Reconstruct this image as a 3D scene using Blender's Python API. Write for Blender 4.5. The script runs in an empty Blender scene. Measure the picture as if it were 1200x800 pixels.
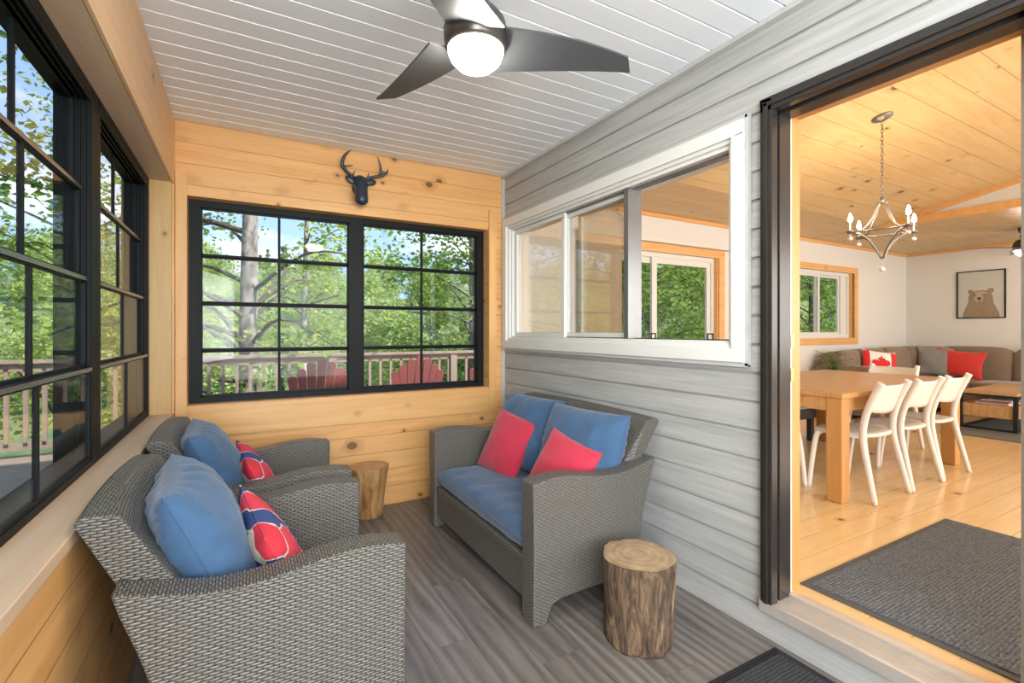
import bpy, bmesh, math, random
from mathutils import Vector, Matrix, noise, Euler
random.seed(7)
SC = bpy.context.scene
C = SC.collection
PI = math.pi

# ------------------------------------------------------------------ camera, world, sun, fill light, exposure
cd = bpy.data.cameras.new('camera'); cam = bpy.data.objects.new('camera', cd); C.objects.link(cam)
cd.sensor_width = 36; cd.lens = 562/1200*36; cd.shift_y = -0.010; cd.clip_start = .02; cd.clip_end = 600
cam.location = (0, 0, 1.3); cam.rotation_euler = (PI/2, 0, -math.atan2(315, 562))
SC.camera = cam
SC.view_settings.view_transform = 'Standard'; SC.view_settings.look = 'None'
SC.view_settings.gamma = 1; SC.view_settings.use_curve_mapping = False
SC.view_settings.exposure = 0.75
try:
    SC.cycles.use_denoising = True; SC.cycles.max_bounces = 9; SC.cycles.diffuse_bounces = 4
    SC.cycles.glossy_bounces = 4; SC.cycles.transparent_max_bounces = 24; SC.cycles.transmission_bounces = 4
    SC.cycles.caustics_reflective = False; SC.cycles.caustics_refractive = False
    SC.cycles.sample_clamp_indirect = 6
except Exception: pass

W = bpy.data.worlds.new('sky'); SC.world = W; W.use_nodes = True
nt = W.node_tree; nt.nodes.clear()
def N(t, k, **kw):
    n = t.nodes.new(k)
    for a, b in kw.items(): setattr(n, a, b)
    return n
wo = N(nt, 'ShaderNodeOutputWorld'); bg = N(nt, 'ShaderNodeBackground'); tc = N(nt, 'ShaderNodeTexCoord')
sep = N(nt, 'ShaderNodeSeparateXYZ'); nt.links.new(tc.outputs['Generated'], sep.inputs[0])
gr = N(nt, 'ShaderNodeValToRGB'); nt.links.new(sep.outputs['Z'], gr.inputs[0])
gr.color_ramp.elements[0].position = 0.0; gr.color_ramp.elements[0].color = (.42, .60, .92, 1)
gr.color_ramp.elements[1].position = 0.7; gr.color_ramp.elements[1].color = (.20, .38, .85, 1)
mp = N(nt, 'ShaderNodeMapping'); mp.inputs['Scale'].default_value = (1.6, 1.6, 5); nt.links.new(tc.outputs['Generated'], mp.inputs[0])
nz = N(nt, 'ShaderNodeTexNoise'); nz.inputs['Scale'].default_value = 2.2; nz.inputs['Detail'].default_value = 7; nt.links.new(mp.outputs[0], nz.inputs['Vector'])
cr = N(nt, 'ShaderNodeValToRGB'); cr.color_ramp.elements[0].position = .50; cr.color_ramp.elements[1].position = .68
nt.links.new(nz.outputs[0], cr.inputs[0])
mx = N(nt, 'ShaderNodeMix', data_type='RGBA'); nt.links.new(cr.outputs[0], mx.inputs[0]); nt.links.new(gr.outputs[0], mx.inputs[6]); mx.inputs[7].default_value = (.95, .96, 1.0, 1)
nt.links.new(mx.outputs[2], bg.inputs[0]); bg.inputs[1].default_value = 1.0
nt.links.new(bg.outputs[0], wo.inputs[0])

R_ = math.radians
def light(name, kind, loc, energy, color=(1, 1, 1), rot=(0, 0, 0), size=1, size_y=None):
    d = bpy.data.lights.new(name, kind); o = bpy.data.objects.new(name, d); C.objects.link(o)
    o.location = loc; o.rotation_euler = rot; d.energy = energy; d.color = color
    if kind == 'AREA':
        d.size = size
        if size_y: d.shape = 'RECTANGLE'; d.size_y = size_y
    elif kind == 'POINT': d.shadow_soft_size = size
    elif kind == 'SUN': d.angle = size
    return o
# sun: high over the roof of the house, lights the trees
light('sun', 'SUN', (0, 0, 20), 3.9, (1, .93, .80), Euler((math.radians(48), 0, math.radians(38))), .02)
# added fill lamp, unseen behind the camera, brightens the whole porch
light('porch_end_fill', 'AREA', (.75, -2.3, 1.45), 74, (.96, .98, 1), (PI/2, 0, 0), 2.2, 2.0)
light('porch_side_fill', 'AREA', (-.33, -1.2, 1.5), 100, (.95, .98, 1), (PI/2, 0, R_(-74)), 1.4, 1.3)  # extra fill lamp added inside the side wall, behind the camera
light('house_dining_fill', 'AREA', (4.6, -2.7, 1.7), 118, (1, .98, .96), (PI/2, 0, 0), 3.5, 2.0)  # added fill lamp out of view, brightens the dining area; no window here
light('house_living_fill', 'AREA', (8.5, -2.7, 1.7), 70, (1, .96, .9), (PI/2, 0, 0), 2.5, 1.8)  # second added house fill, unseen, lifts the sofa end

# ------------------------------------------------------------------ materials
MATS = {}
def newmat(name):
    m = bpy.data.materials.new(name); m.use_nodes = True
    t = m.node_tree; b = t.nodes['Principled BSDF']; MATS[name] = m
    return m, t, b
def L(t, a, b): t.links.new(a, b)
def math_(t, op, a, b=None, c=None):
    n = N(t, 'ShaderNodeMath', operation=op)
    for i, v in enumerate((a, b, c)):
        if v is None: continue
        if isinstance(v, (int, float)): n.inputs[i].default_value = v
        else: L(t, v, n.inputs[i])
    return n.outputs[0]
def ramp(t, src, stops):
    r = N(t, 'ShaderNodeValToRGB'); e = r.color_ramp.elements
    while len(e) < len(stops): e.new(.5)
    for i, (p, c) in enumerate(stops):
        e[i].position = p; e[i].color = tuple(c)+(1,) if len(c) == 3 else c
    L(t, src, r.inputs[0]); return r.outputs[0]
def mixc(t, f, a, b, mode='MIX'):
    n = N(t, 'ShaderNodeMix', data_type='RGBA', blend_type=mode)
    if isinstance(f, (int, float)): n.inputs[0].default_value = f
    else: L(t, f, n.inputs[0])
    for i, v in ((6, a), (7, b)):
        if isinstance(v, tuple): n.inputs[i].default_value = v+(1,) if len(v) == 3 else v
        else: L(t, v, n.inputs[i])
    return n.outputs[2]
def coord(t, scale=(1, 1, 1), kind='Object', rot=(0, 0, 0)):
    c = N(t, 'ShaderNodeTexCoord'); m = N(t, 'ShaderNodeMapping'); m.inputs['Scale'].default_value = scale; m.inputs['Rotation'].default_value = rot
    L(t, c.outputs[kind], m.inputs[0]); return m.outputs[0]
def noise_(t, vec, scale, detail=4, rough=.5, dist=0):
    n = N(t, 'ShaderNodeTexNoise'); n.inputs['Scale'].default_value = scale; n.inputs['Detail'].default_value = detail
    n.inputs['Roughness'].default_value = rough; n.inputs['Distortion'].default_value = dist; L(t, vec, n.inputs['Vector']); return n.outputs[0]
def bump(t, b, h, strength=.3, dist=.01):
    n = N(t, 'ShaderNodeBump'); n.inputs['Strength'].default_value = strength; n.inputs['Distance'].default_value = dist
    L(t, h, n.inputs['Height']); L(t, n.outputs[0], b.inputs['Normal'])
def plain(name, col, rough=.5, metal=0, nscale=0, namp=.12, bmp=0, spec=.5):
    m, t, b = newmat(name); b.inputs['Specular IOR Level'].default_value = spec
    b.inputs['Roughness'].default_value = rough; b.inputs['Metallic'].default_value = metal
    v = coord(t); n = noise_(t, v, nscale or 14, 4)
    c = mixc(t, n, tuple(x*(1-namp) for x in col), tuple(min(1, x*(1+namp)) for x in col))
    L(t, c, b.inputs['Base Color'])
    if bmp: bump(t, b, n, bmp, .004)
    return m
def pine(name, along, across, width, light_=(.80, .47, .20), dark=(.62, .32, .11), knots=.62, groove=True, rough=.42, phase=0., kscale=4.2, end=0.0, gw=.0035, gs=.62):
    """wood boards: along = grain axis, across = board axis (0,1,2), width = board width (0: one board)"""
    m, t, b = newmat(name)
    c = N(t, 'ShaderNodeTexCoord'); s = N(t, 'ShaderNodeSeparateXYZ'); L(t, c.outputs['Object'], s.inputs[0])
    A, B = s.outputs[along], s.outputs[across]; K = s.outputs[3-along-across]
    if width:
        q = math_(t, 'DIVIDE', math_(t, 'SUBTRACT', B, phase), width); row = math_(t, 'FLOOR', q); fr = math_(t, 'FRACT', q)
    else: row = math_(t, 'MULTIPLY', B, 0.0); fr = None
    if end:
        off = math_(t, 'MULTIPLY', math_(t, 'FRACT', math_(t, 'MULTIPLY', row, .618)), end)
        qa = math_(t, 'DIVIDE', math_(t, 'ADD', A, off), end); seg = math_(t, 'FLOOR', qa); fa = math_(t, 'FRACT', qa)
    else: seg = None
    rid = math_(t, 'ADD', row, math_(t, 'MULTIPLY', seg, 7.31) if seg is not None else 0.0)
    wn = N(t, 'ShaderNodeTexWhiteNoise', noise_dimensions='1D'); L(t, rid, wn.inputs['W']); rnd = wn.outputs['Value']
    cmb = N(t, 'ShaderNodeCombineXYZ'); L(t, math_(t, 'ADD', A, math_(t, 'MULTIPLY', rnd, 9.0)), cmb.inputs[0]); L(t, math_(t, 'ADD', B, math_(t, 'MULTIPLY', rnd, 5.0)), cmb.inputs[1]); L(t, K, cmb.inputs[2])
    v = cmb.outputs[0]
    m1 = N(t, 'ShaderNodeMapping'); m1.inputs['Scale'].default_value = (1.2, 14, 14); L(t, v, m1.inputs[0])
    g1 = noise_(t, m1.outputs[0], 1.3, 6, .6, .6)
    m2 = N(t, 'ShaderNodeMapping'); m2.inputs['Scale'].default_value = (3, 90, 90); L(t, v, m2.inputs[0])
    g2 = noise_(t, m2.outputs[0], 1.6, 3, .5)
    col = mixc(t, ramp(t, g1, [(.3, (0, 0, 0)), (.7, (1, 1, 1))]), light_, dark)
    col = mixc(t, math_(t, 'MULTIPLY', g2, .22), col, tuple(x*.6 for x in dark))
    col = mixc(t, math_(t, 'MULTIPLY', rnd, .5), col, tuple(x*.78 for x in light_))
    if knots:
        m3 = N(t, 'ShaderNodeMapping'); m3.inputs['Scale'].default_value = (1, 1.35, 1.35); L(t, v, m3.inputs[0])
        vo = N(t, 'ShaderNodeTexVoronoi'); vo.inputs['Scale'].default_value = kscale; vo.inputs['Randomness'].default_value = 1; L(t, m3.outputs[0], vo.inputs['Vector'])
        sc = N(t, 'ShaderNodeSeparateColor'); L(t, vo.outputs['Color'], sc.inputs[0])
        r = math_(t, 'MULTIPLY', math_(t, 'MULTIPLY', math_(t, 'MAXIMUM', math_(t, 'SUBTRACT', sc.outputs[0], 1-knots), 0.0), math_(t, 'ADD', .3, sc.outputs[1])), .030*kscale/knots)
        dd = math_(t, 'ADD', vo.outputs['Distance'], math_(t, 'MULTIPLY', math_(t, 'SUBTRACT', g2, .5), .03))
        halo = math_(t, 'SUBTRACT', 1.0, math_(t, 'MINIMUM', math_(t, 'DIVIDE', dd, math_(t, 'ADD', math_(t, 'MULTIPLY', r, 3.0), .0001)), 1.0))
        col = mixc(t, math_(t, 'MULTIPLY', halo, .8), col, tuple(x*.55 for x in dark))
        core = math_(t, 'LESS_THAN', dd, r)
        col = mixc(t, math_(t, 'MULTIPLY', core, .78), col, (.10, .035, .012))
    h = math_(t, 'MULTIPLY', g2, .15)
    if fr is not None and groove:
        e = math_(t, 'MINIMUM', fr, math_(t, 'SUBTRACT', 1.0, fr))
        gm = math_(t, 'MINIMUM', math_(t, 'MULTIPLY', e, width/gw), 1.0)
        if seg is not None:
            ea = math_(t, 'MINIMUM', fa, math_(t, 'SUBTRACT', 1.0, fa)); gm = math_(t, 'MINIMUM', gm, math_(t, 'MINIMUM', math_(t, 'MULTIPLY', ea, end/.002), 1.0))
        col = mixc(t, math_(t, 'MULTIPLY', math_(t, 'SUBTRACT', 1.0, gm), gs), col, (.13, .06, .02))
        h = math_(t, 'ADD', h, gm)
    L(t, col, b.inputs['Base Color']); b.inputs['Roughness'].default_value = rough
    bump(t, b, h, .5, .003)
    return m

pine('pine_wall_x', 0, 2, .13, phase=.007, light_=(.88,.50,.20), dark=(.68,.33,.10), kscale=6.0)
pine('pine_wall_y', 1, 2, .13, phase=.007, light_=(.88,.50,.20), dark=(.68,.33,.10), kscale=6.0)
pine('pine_beam', 1, 2, 0, light_=(.88,.60,.34), dark=(.74,.43,.2), kscale=4.6)
pine('pine_sill', 1, 0, 0, light_=(.74,.54,.36), dark=(.62,.42,.26), kscale=3)
pine('pine_trim_x', 0, 2, 0, light_=(.86,.50,.20), dark=(.68,.34,.11), kscale=5)
pine('pine_trim_y', 1, 0, 0, light_=(.80,.52,.26), dark=(.66,.36,.14), knots=.2)
pine('pine_trim_z', 2, 0, 0, light_=(.82,.47,.18), dark=(.68,.35,.11), knots=.3)
pine('pine_post', 2, 0, 0, light_=(.66,.42,.16), dark=(.48,.27,.08), knots=.5, kscale=5)
pine('house_ceiling', 0, 1, .19, light_=(.76,.575,.31), dark=(.64,.42,.18), end=2.3, kscale=4.6, knots=.75)
pine('house_floor', 0, 1, .14, light_=(.86,.62,.32), dark=(.76,.48,.21), end=1.9, knots=.4, rough=.2, gs=.3)
pine('table_wood', 0, 1, .10, light_=(.66,.36,.14), dark=(.52,.26,.09), knots=.25, rough=.3, end=1.1)
pine('table_leg_wood', 2, 0, 0, light_=(.62,.32,.11), dark=(.50,.24,.07), knots=.3, rough=.35)
pine('coffee_wood', 0, 1, .07, light_=(.66,.40,.19), dark=(.48,.26,.10), knots=.2, rough=.35, end=.5)
pine('deck_wood', 0, 1, .14, light_=(.46,.36,.28), dark=(.34,.26,.2), knots=.2, rough=.8)
pine('rail_wood', 2, 0, 0, light_=(.42,.32,.26), dark=(.30,.22,.17), knots=.2, rough=.8)

def floor_vinyl():
    m, t, b = newmat('porch_floor')
    c = N(t, 'ShaderNodeTexCoord'); s = N(t, 'ShaderNodeSeparateXYZ'); L(t, c.outputs['Object'], s.inputs[0])
    wv, ln = .18, 1.22
    q = math_(t, 'DIVIDE', math_(t, 'ADD', s.outputs[0], .06), wv); row = math_(t, 'FLOOR', q); fr = math_(t, 'FRACT', q)
    qa = math_(t, 'DIVIDE', math_(t, 'ADD', s.outputs[1], math_(t, 'MULTIPLY', math_(t, 'FRACT', math_(t, 'MULTIPLY', row, .618)), ln)), ln)
    seg = math_(t, 'FLOOR', qa); fa = math_(t, 'FRACT', qa)
    wn = N(t, 'ShaderNodeTexWhiteNoise', noise_dimensions='1D'); L(t, math_(t, 'ADD', row, math_(t, 'MULTIPLY', seg, 5.7)), wn.inputs['W']); rnd = wn.outputs['Value']
    cmb = N(t, 'ShaderNodeCombineXYZ'); L(t, math_(t, 'ADD', s.outputs[0], math_(t, 'MULTIPLY', rnd, 7.0)), cmb.inputs[0]); L(t, math_(t, 'ADD', s.outputs[1], math_(t, 'MULTIPLY', rnd, 3.0)), cmb.inputs[1])
    m1 = N(t, 'ShaderNodeMapping'); m1.inputs['Scale'].default_value = (6, .75, 1); L(t, cmb.outputs[0], m1.inputs[0])
    mf = N(t, 'ShaderNodeMapping'); mf.inputs['Scale'].default_value = (60, 3, 1); L(t, cmb.outputs[0], mf.inputs[0]); gf = noise_(t, mf.outputs[0], 2.2, 5, .7)
    w = N(t, 'ShaderNodeTexWave', wave_type='BANDS', bands_direction='X'); w.inputs['Scale'].default_value = .9; w.inputs['Distortion'].default_value = 16; w.inputs['Detail'].default_value = 4; w.inputs['Detail Scale'].default_value = .55
    L(t, m1.outputs[0], w.inputs['Vector'])
    g = noise_(t, m1.outputs[0], 2.4, 6, .65, .6)
    mixv = math_(t, 'ADD', math_(t, 'ADD', math_(t, 'MULTIPLY', w.outputs[1], .22), math_(t, 'MULTIPLY', g, .55)), math_(t, 'MULTIPLY', gf, .35))
    col = ramp(t, mixv, [(.35, (.085, .072, .063)), (.55, (.165, .145, .13)), (.8, (.26, .235, .215))])
    col = mixc(t, math_(t, 'MULTIPLY', rnd, .45), col, (.10, .085, .078))
    e = math_(t, 'MINIMUM', fr, math_(t, 'SUBTRACT', 1.0, fr)); ea = math_(t, 'MINIMUM', fa, math_(t, 'SUBTRACT', 1.0, fa))
    gm = math_(t, 'MINIMUM', math_(t, 'MINIMUM', math_(t, 'MULTIPLY', e, wv/.0025), math_(t, 'MULTIPLY', ea, ln/.002)), 1.0)
    col = mixc(t, math_(t, 'MULTIPLY', math_(t, 'SUBTRACT', 1.0, gm), .5), col, (.04, .035, .03))
    L(t, col, b.inputs['Base Color']); b.inputs['Roughness'].default_value = .36
    bump(t, b, math_(t, 'ADD', math_(t, 'MULTIPLY', mixv, .25), gm), .25, .002)
floor_vinyl()

def siding(name, c1, c2):
    m, t, b = newmat(name)
    v = coord(t, (1, 1.1, 26)); g = noise_(t, v, 1.7, 6, .6, .4)
    v2 = coord(t, (1, 4, 120)); g2 = noise_(t, v2, 1.5, 3)
    col = mixc(t, ramp(t, g, [(.3, (0, 0, 0)), (.7, (1, 1, 1))]), c1, c2)
    col = mixc(t, math_(t, 'MULTIPLY', g2, .2), col, tuple(x*.6 for x in c1))
    L(t, col, b.inputs['Base Color']); b.inputs['Roughness'].default_value = .42; bump(t, b, g2, .15, .002)
siding('siding_grey', (.32, .325, .315), (.47, .47, .455))
plain('siding_trim', (.45, .45, .435), .4)
plain('soffit_white', (.82, .86, .90), .38, nscale=3, namp=.03)
plain('vinyl_white', (.68, .68, .65), .3, nscale=3, namp=.03)
plain('drywall', (.69, .67, .64), .7, nscale=60, namp=.03, bmp=.05)
plain('black_frame', (.007, .0085, .009), .5, spec=.18, namp=.2)
plain('black_door_trim', (.022, .019, .018), .25, namp=.2)
plain('rail_film', (.20, .21, .22), .25, .6)
plain('bronze', (.075, .068, .062), .3, .7, namp=.15)
plain('fan_blade', (.075, .08, .088), .45, .2, nscale=120, namp=.15)
plain('nickel', (.20, .185, .175), .4, .8)
plain('brass', (.75, .52, .2), .3, 1)
plain('aluminium', (.62, .56, .50), .32, .55)
plain('weatherstrip', (.70, .70, .66), .6)
plain('deer_paint', (.018, .032, .052), .38, nscale=30)
plain('white_plastic', (.78, .74, .69), .35, nscale=4, namp=.03)
plain('bench_black', (.03, .03, .032), .5)
plain('bench_pad', (.45, .52, .55), .7)
plain('steel_black', (.02, .02, .022), .4, .3)
plain('clip_black', (.01, .01, .01), .5)
plain('adirondack_red', (.36, .10, .10), .6, nscale=22, namp=.3)
plain('pot', (.75, .73, .7), .5)
plain('paper', (.8, .8, .76), .6)
plain('cap_dark', (.03, .028, .026), .6)
plain('button_cream', (.7, .65, .5), .6)
plain('mag_a', (.75, .74, .7), .4); plain('mag_b', (.55, .12, .10), .4); plain('mag_c', (.25, .35, .42), .4); plain('mag_d', (.62, .60, .52), .4)
plain('picture_paper', (.60, .55, .51), .5, nscale=5, namp=.02)
plain('bear_fur', (.34, .23, .155), .8, nscale=55, namp=.35)
plain('bear_fur_light', (.50, .38, .28), .8, nscale=55, namp=.25)
plain('bear_dark', (.06, .035, .025), .6)
plain('roof_grey', (.25, .25, .26), .8)
plain('flag_red', (.62, .02, .02), .8); plain('flag_white', (.80, .77, .73), .8)
plain('crystal', (.8, .8, .82), .05, .35)

def fabric(name, col, amp=.25, rough=.85, weave=420, bs=.2):
    m, t, b = newmat(name)
    v = coord(t); n1 = noise_(t, v, 9, 4); n2 = noise_(t, v, weave, 2); n3 = noise_(t, coord(t, (1, 1, 1)), 26, 5, .6, 1.2)
    f = math_(t, 'ADD', math_(t, 'MULTIPLY', n1, .5), math_(t, 'MULTIPLY', n2, .5))
    L(t, mixc(t, ramp(t, f, [(.3, (0, 0, 0)), (.7, (1, 1, 1))]), tuple(x*(1-amp) for x in col), tuple(min(1, x*(1+amp)) for x in col)), b.inputs['Base Color'])
    b.inputs['Roughness'].default_value = rough
    try: b.inputs['Sheen Weight'].default_value = .25
    except Exception: pass
    bump(t, b, math_(t, 'ADD', math_(t, 'MULTIPLY', n3, .8), math_(t, 'MULTIPLY', n2, .12)), bs, .008)
fabric('blue_fabric', (.038, .098, .195), .25)
fabric('navy_fabric', (.075, .095, .135), .2)
fabric('red_fabric', (.50, .024, .055), .12)
fabric('sofa_fabric', (.19, .135, .09), .2)
fabric('grey_fabric', (.17, .16, .145), .3)
fabric('bright_red_fabric', (.50, .022, .014), .15)
fabric('blind_fabric', (.74, .58, .44), .05)

def swirl_fabric():
    m, t, b = newmat('swirl_fabric')
    v = coord(t, (1, 1.0, .7), rot=(2.3, 1.1, .2)); nn = N(t, 'ShaderNodeTexNoise'); nn.inputs['Scale'].default_value = 5; L(t, v, nn.inputs['Vector'])
    va = N(t, 'ShaderNodeVectorMath', operation='MULTIPLY_ADD'); L(t, nn.outputs['Color'], va.inputs[0]); va.inputs[1].default_value = (.22, .22, .22); L(t, v, va.inputs[2])
    vo = N(t, 'ShaderNodeTexVoronoi', feature='DISTANCE_TO_EDGE'); vo.inputs['Scale'].default_value = 8.5; L(t, va.outputs[0], vo.inputs['Vector'])
    vc = N(t, 'ShaderNodeTexVoronoi'); vc.inputs['Scale'].default_value = 8.5; L(t, va.outputs[0], vc.inputs['Vector'])
    sc = N(t, 'ShaderNodeSeparateColor'); L(t, vc.outputs['Color'], sc.inputs[0])
    red = mixc(t, sc.outputs[2], (.62, .02, .03), (.72, .08, .14))
    col = mixc(t, math_(t, 'GREATER_THAN', sc.outputs[0], .50), red, (.035, .065, .20))
    col = mixc(t, math_(t, 'GREATER_THAN', sc.outputs[1], .97), col, (.62, .55, .36))
    col = mixc(t, math_(t, 'LESS_THAN', vo.outputs['Distance'], .022), col, (.72, .62, .58))
    L(t, col, b.inputs['Base Color']); b.inputs['Roughness'].default_value = .8
    bump(t, b, noise_(t, coord(t), 30, 4), .2, .006)
swirl_fabric()

def wicker():
    m, t, b = newmat('wicker')
    c = N(t, 'ShaderNodeTexCoord'); s = N(t, 'ShaderNodeSeparateXYZ'); L(t, c.outputs['UV'], s.inputs[0])
    nv = noise_(t, c.outputs['UV'], 22, 1)
    H, Wd = .0082, .028
    v = math_(t, 'ADD', math_(t, 'DIVIDE', s.outputs[1], H), math_(t, 'MULTIPLY', nv, .5)); row = math_(t, 'FLOOR', v); fv = math_(t, 'FRACT', v)
    u = math_(t, 'ADD', math_(t, 'DIVIDE', s.outputs[0], Wd), math_(t, 'MULTIPLY', row, .5)); colm = math_(t, 'FLOOR', u); fu = math_(t, 'FRACT', u)
    su = math_(t, 'POWER', math_(t, 'SINE', math_(t, 'MULTIPLY', fu, PI)), .55); sv = math_(t, 'POWER', math_(t, 'SINE', math_(t, 'MULTIPLY', fv, PI)), .6)
    h = math_(t, 'MULTIPLY', su, sv)
    wn = N(t, 'ShaderNodeTexWhiteNoise', noise_dimensions='2D'); cb = N(t, 'ShaderNodeCombineXYZ'); L(t, row, cb.inputs[0]); L(t, colm, cb.inputs[1]); L(t, cb.outputs[0], wn.inputs['Vector'])
    col = ramp(t, h, [(.0, (.018, .017, .014)), (.3, (.06, .057, .049)), (.6, (.14, .132, .113)), (1, (.21, .20, .172))])
    col = mixc(t, math_(t, 'MULTIPLY', wn.outputs['Value'], .55), col, (.10, .09, .078))
    L(t, col, b.inputs['Base Color']); b.inputs['Roughness'].default_value = .34
    bump(t, b, h, 1.0, .003)
wicker()

def bark():
    m, t, b = newmat('bark')
    v = coord(t, (1, 1, .22)); n = noise_(t, v, 36, 7, .7, .9); n2 = noise_(t, coord(t, (1, 1, .35)), 9, 4, .6, .8)
    col = ramp(t, n, [(.34, (.028, .018, .012)), (.5, (.115, .07, .04)), (.68, (.26, .165, .095))])
    col = mixc(t, ramp(t, n2, [(.56, (0, 0, 0)), (.66, (.8, .8, .8))]), col, (.40, .28, .15))
    L(t, col, b.inputs['Base Color']); b.inputs['Roughness'].default_value = .85; bump(t, b, n, 1.0, .02)
bark()
def polished_log():
    m, t, b = newmat('polished_log')
    v = coord(t, (1, 1, .2)); n = noise_(t, v, 20, 6, .6, 1.0)
    L(t, ramp(t, n, [(.3, (.13, .055, .018)), (.47, (.42, .22, .08)), (.7, (.62, .38, .17))]), b.inputs['Base Color']); b.inputs['Roughness'].default_value = .35; bump(t, b, n, .7, .012)
polished_log()
def endgrain(name, c1, c2):
    m, t, b = newmat(name)
    v = coord(t); w = N(t, 'ShaderNodeTexWave', wave_type='RINGS', rings_direction='Z'); w.inputs['Scale'].default_value = 9; w.inputs['Distortion'].default_value = 4; w.inputs['Detail'].default_value = 3
    L(t, v, w.inputs['Vector']); n = noise_(t, v, 16, 5)
    f = math_(t, 'ADD', math_(t, 'MULTIPLY', w.outputs[1], .13), math_(t, 'MULTIPLY', n, .85))
    L(t, ramp(t, f, [(.2, c1), (.7, c2)]), b.inputs['Base Color']); b.inputs['Roughness'].default_value = .6; bump(t, b, f, .3, .003)
endgrain('log_end', (.20, .125, .07), (.46, .32, .19))
endgrain('log_end_red', (.34, .18, .09), (.60, .37, .20))

def matfab(name, c1, c2, sc):
    m, t, b = newmat(name); v = coord(t); n = noise_(t, v, sc, 4, .8); w = N(t, 'ShaderNodeTexWave', bands_direction='Y'); w.inputs['Scale'].default_value = 22; w.inputs['Distortion'].default_value = 1.5; L(t, v, w.inputs['Vector'])
    L(t, mixc(t, ramp(t, n, [(.38, (0, 0, 0)), (.66, (1, 1, 1))]), c1, c2), b.inputs['Base Color']); b.inputs['Roughness'].default_value = .95
    bump(t, b, math_(t, 'ADD', n, math_(t, 'MULTIPLY', w.outputs[1], .6)), .6, .004)
matfab('mat_charcoal', (.030, .036, .045), (.20, .22, .25), 120)
matfab('mat_black', (.012, .012, .013), (.06, .06, .062), 160)
plain('mat_rubber', (.07, .073, .078), .6); plain('mat_rubber_black', (.014, .014, .015), .6)
matfab('rug_grey', (.10, .095, .09), (.2, .19, .18), 60)

def glass(name, tint=(.97, .99, .98), ior=1.45, extra=0.0):
    m = bpy.data.materials.new(name); m.use_nodes = True; t = m.node_tree; t.nodes.clear(); MATS[name] = m
    o = N(t, 'ShaderNodeOutputMaterial'); tr = N(t, 'ShaderNodeBsdfTransparent'); tr.inputs[0].default_value = tint+(1,)
    gl = N(t, 'ShaderNodeBsdfGlossy'); gl.inputs['Roughness'].default_value = .01
    lw = N(t, 'ShaderNodeLayerWeight'); lw.inputs['Blend'].default_value = .5; f0 = ((ior-1)/(ior+1))**2
    f = math_(t, 'ADD', math_(t, 'MULTIPLY', math_(t, 'POWER', lw.outputs['Facing'], 5.0), .5), f0+extra)
    ms = N(t, 'ShaderNodeMixShader'); L(t, f, ms.inputs[0]); L(t, tr.outputs[0], ms.inputs[1]); L(t, gl.outputs[0], ms.inputs[2]); L(t, ms.outputs[0], o.inputs[0])
glass('glass', ior=1.2); glass('glass_reflective', (.92, .92, .90), 1.6, .10)
def emit(name, col, s):
    m, t, b = newmat(name); b.inputs['Base Color'].default_value = (.9, .85, .75, 1)
    b.inputs['Emission Color'].default_value = col+(1,); b.inputs['Emission Strength'].default_value = s
emit('lamp_glass', (1, .93, .80), 58.0); emit('bulb_glow', (1, .86, .66), 30.0); emit('downlight_glow', (1, .9, .75), 12)

def leafmat(name, c1, c2, c3=None):
    m = bpy.data.materials.new(name); m.use_nodes = True; t = m.node_tree; t.nodes.clear(); MATS[name] = m
    o = N(t, 'ShaderNodeOutputMaterial'); d = N(t, 'ShaderNodeBsdfDiffuse'); tl = N(t, 'ShaderNodeBsdfTranslucent')
    g = N(t, 'ShaderNodeNewGeometry'); v = g.outputs['Random Per Island'] if 'Random Per Island' in g.outputs else None
    oi = N(t, 'ShaderNodeObjectInfo')
    f = math_(t, 'FRACT', math_(t, 'ADD', v, oi.outputs['Random']))
    col = ramp(t, v, [(0, c1), (.8, c2), (1, c3 or c2)])
    col = mixc(t, math_(t, 'MULTIPLY', oi.outputs['Random'], .4), col, tuple(x*.6 for x in c1))
    L(t, col, d.inputs[0]); L(t, col, tl.inputs[0])
    ms = N(t, 'ShaderNodeMixShader'); ms.inputs[0].default_value = .45; L(t, d.outputs[0], ms.inputs[1]); L(t, tl.outputs[0], ms.inputs[2]); L(t, ms.outputs[0], o.inputs[0])
leafmat('leaf_bright', (.30, .46, .08), (.52, .66, .17), (.74, .70, .15))
leafmat('leaf_mid', (.22, .37, .08), (.42, .56, .15), (.66, .62, .14))
leafmat('leaf_hill', (.42, .54, .22), (.62, .70, .32), (.88, .76, .26))
leafmat('leaf_pine', (.18, .28, .11), (.32, .43, .17))
leafmat('leaf_house', (.05, .16, .03), (.14, .30, .06))
def trunkmat(name, a, bb, s=10):
    m, t, b = newmat(name); n = noise_(t, coord(t, (1, 1, .5)), s, 5, .7)
    L(t, ramp(t, n, [(.4, a), (.62, bb)]), b.inputs['Base Color']); b.inputs['Roughness'].default_value = .9; bump(t, b, n, .6, .02)
trunkmat('trunk_grey', (.14, .11, .10), (.44, .40, .38), 7); trunkmat('trunk_birch', (.16, .13, .11), (.60, .56, .52), 5); trunkmat('trunk_dark', (.07, .055, .045), (.19, .15, .12))
plain('ground_grass', (.16, .22, .08), .95, nscale=1.2, namp=.35)

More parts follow.
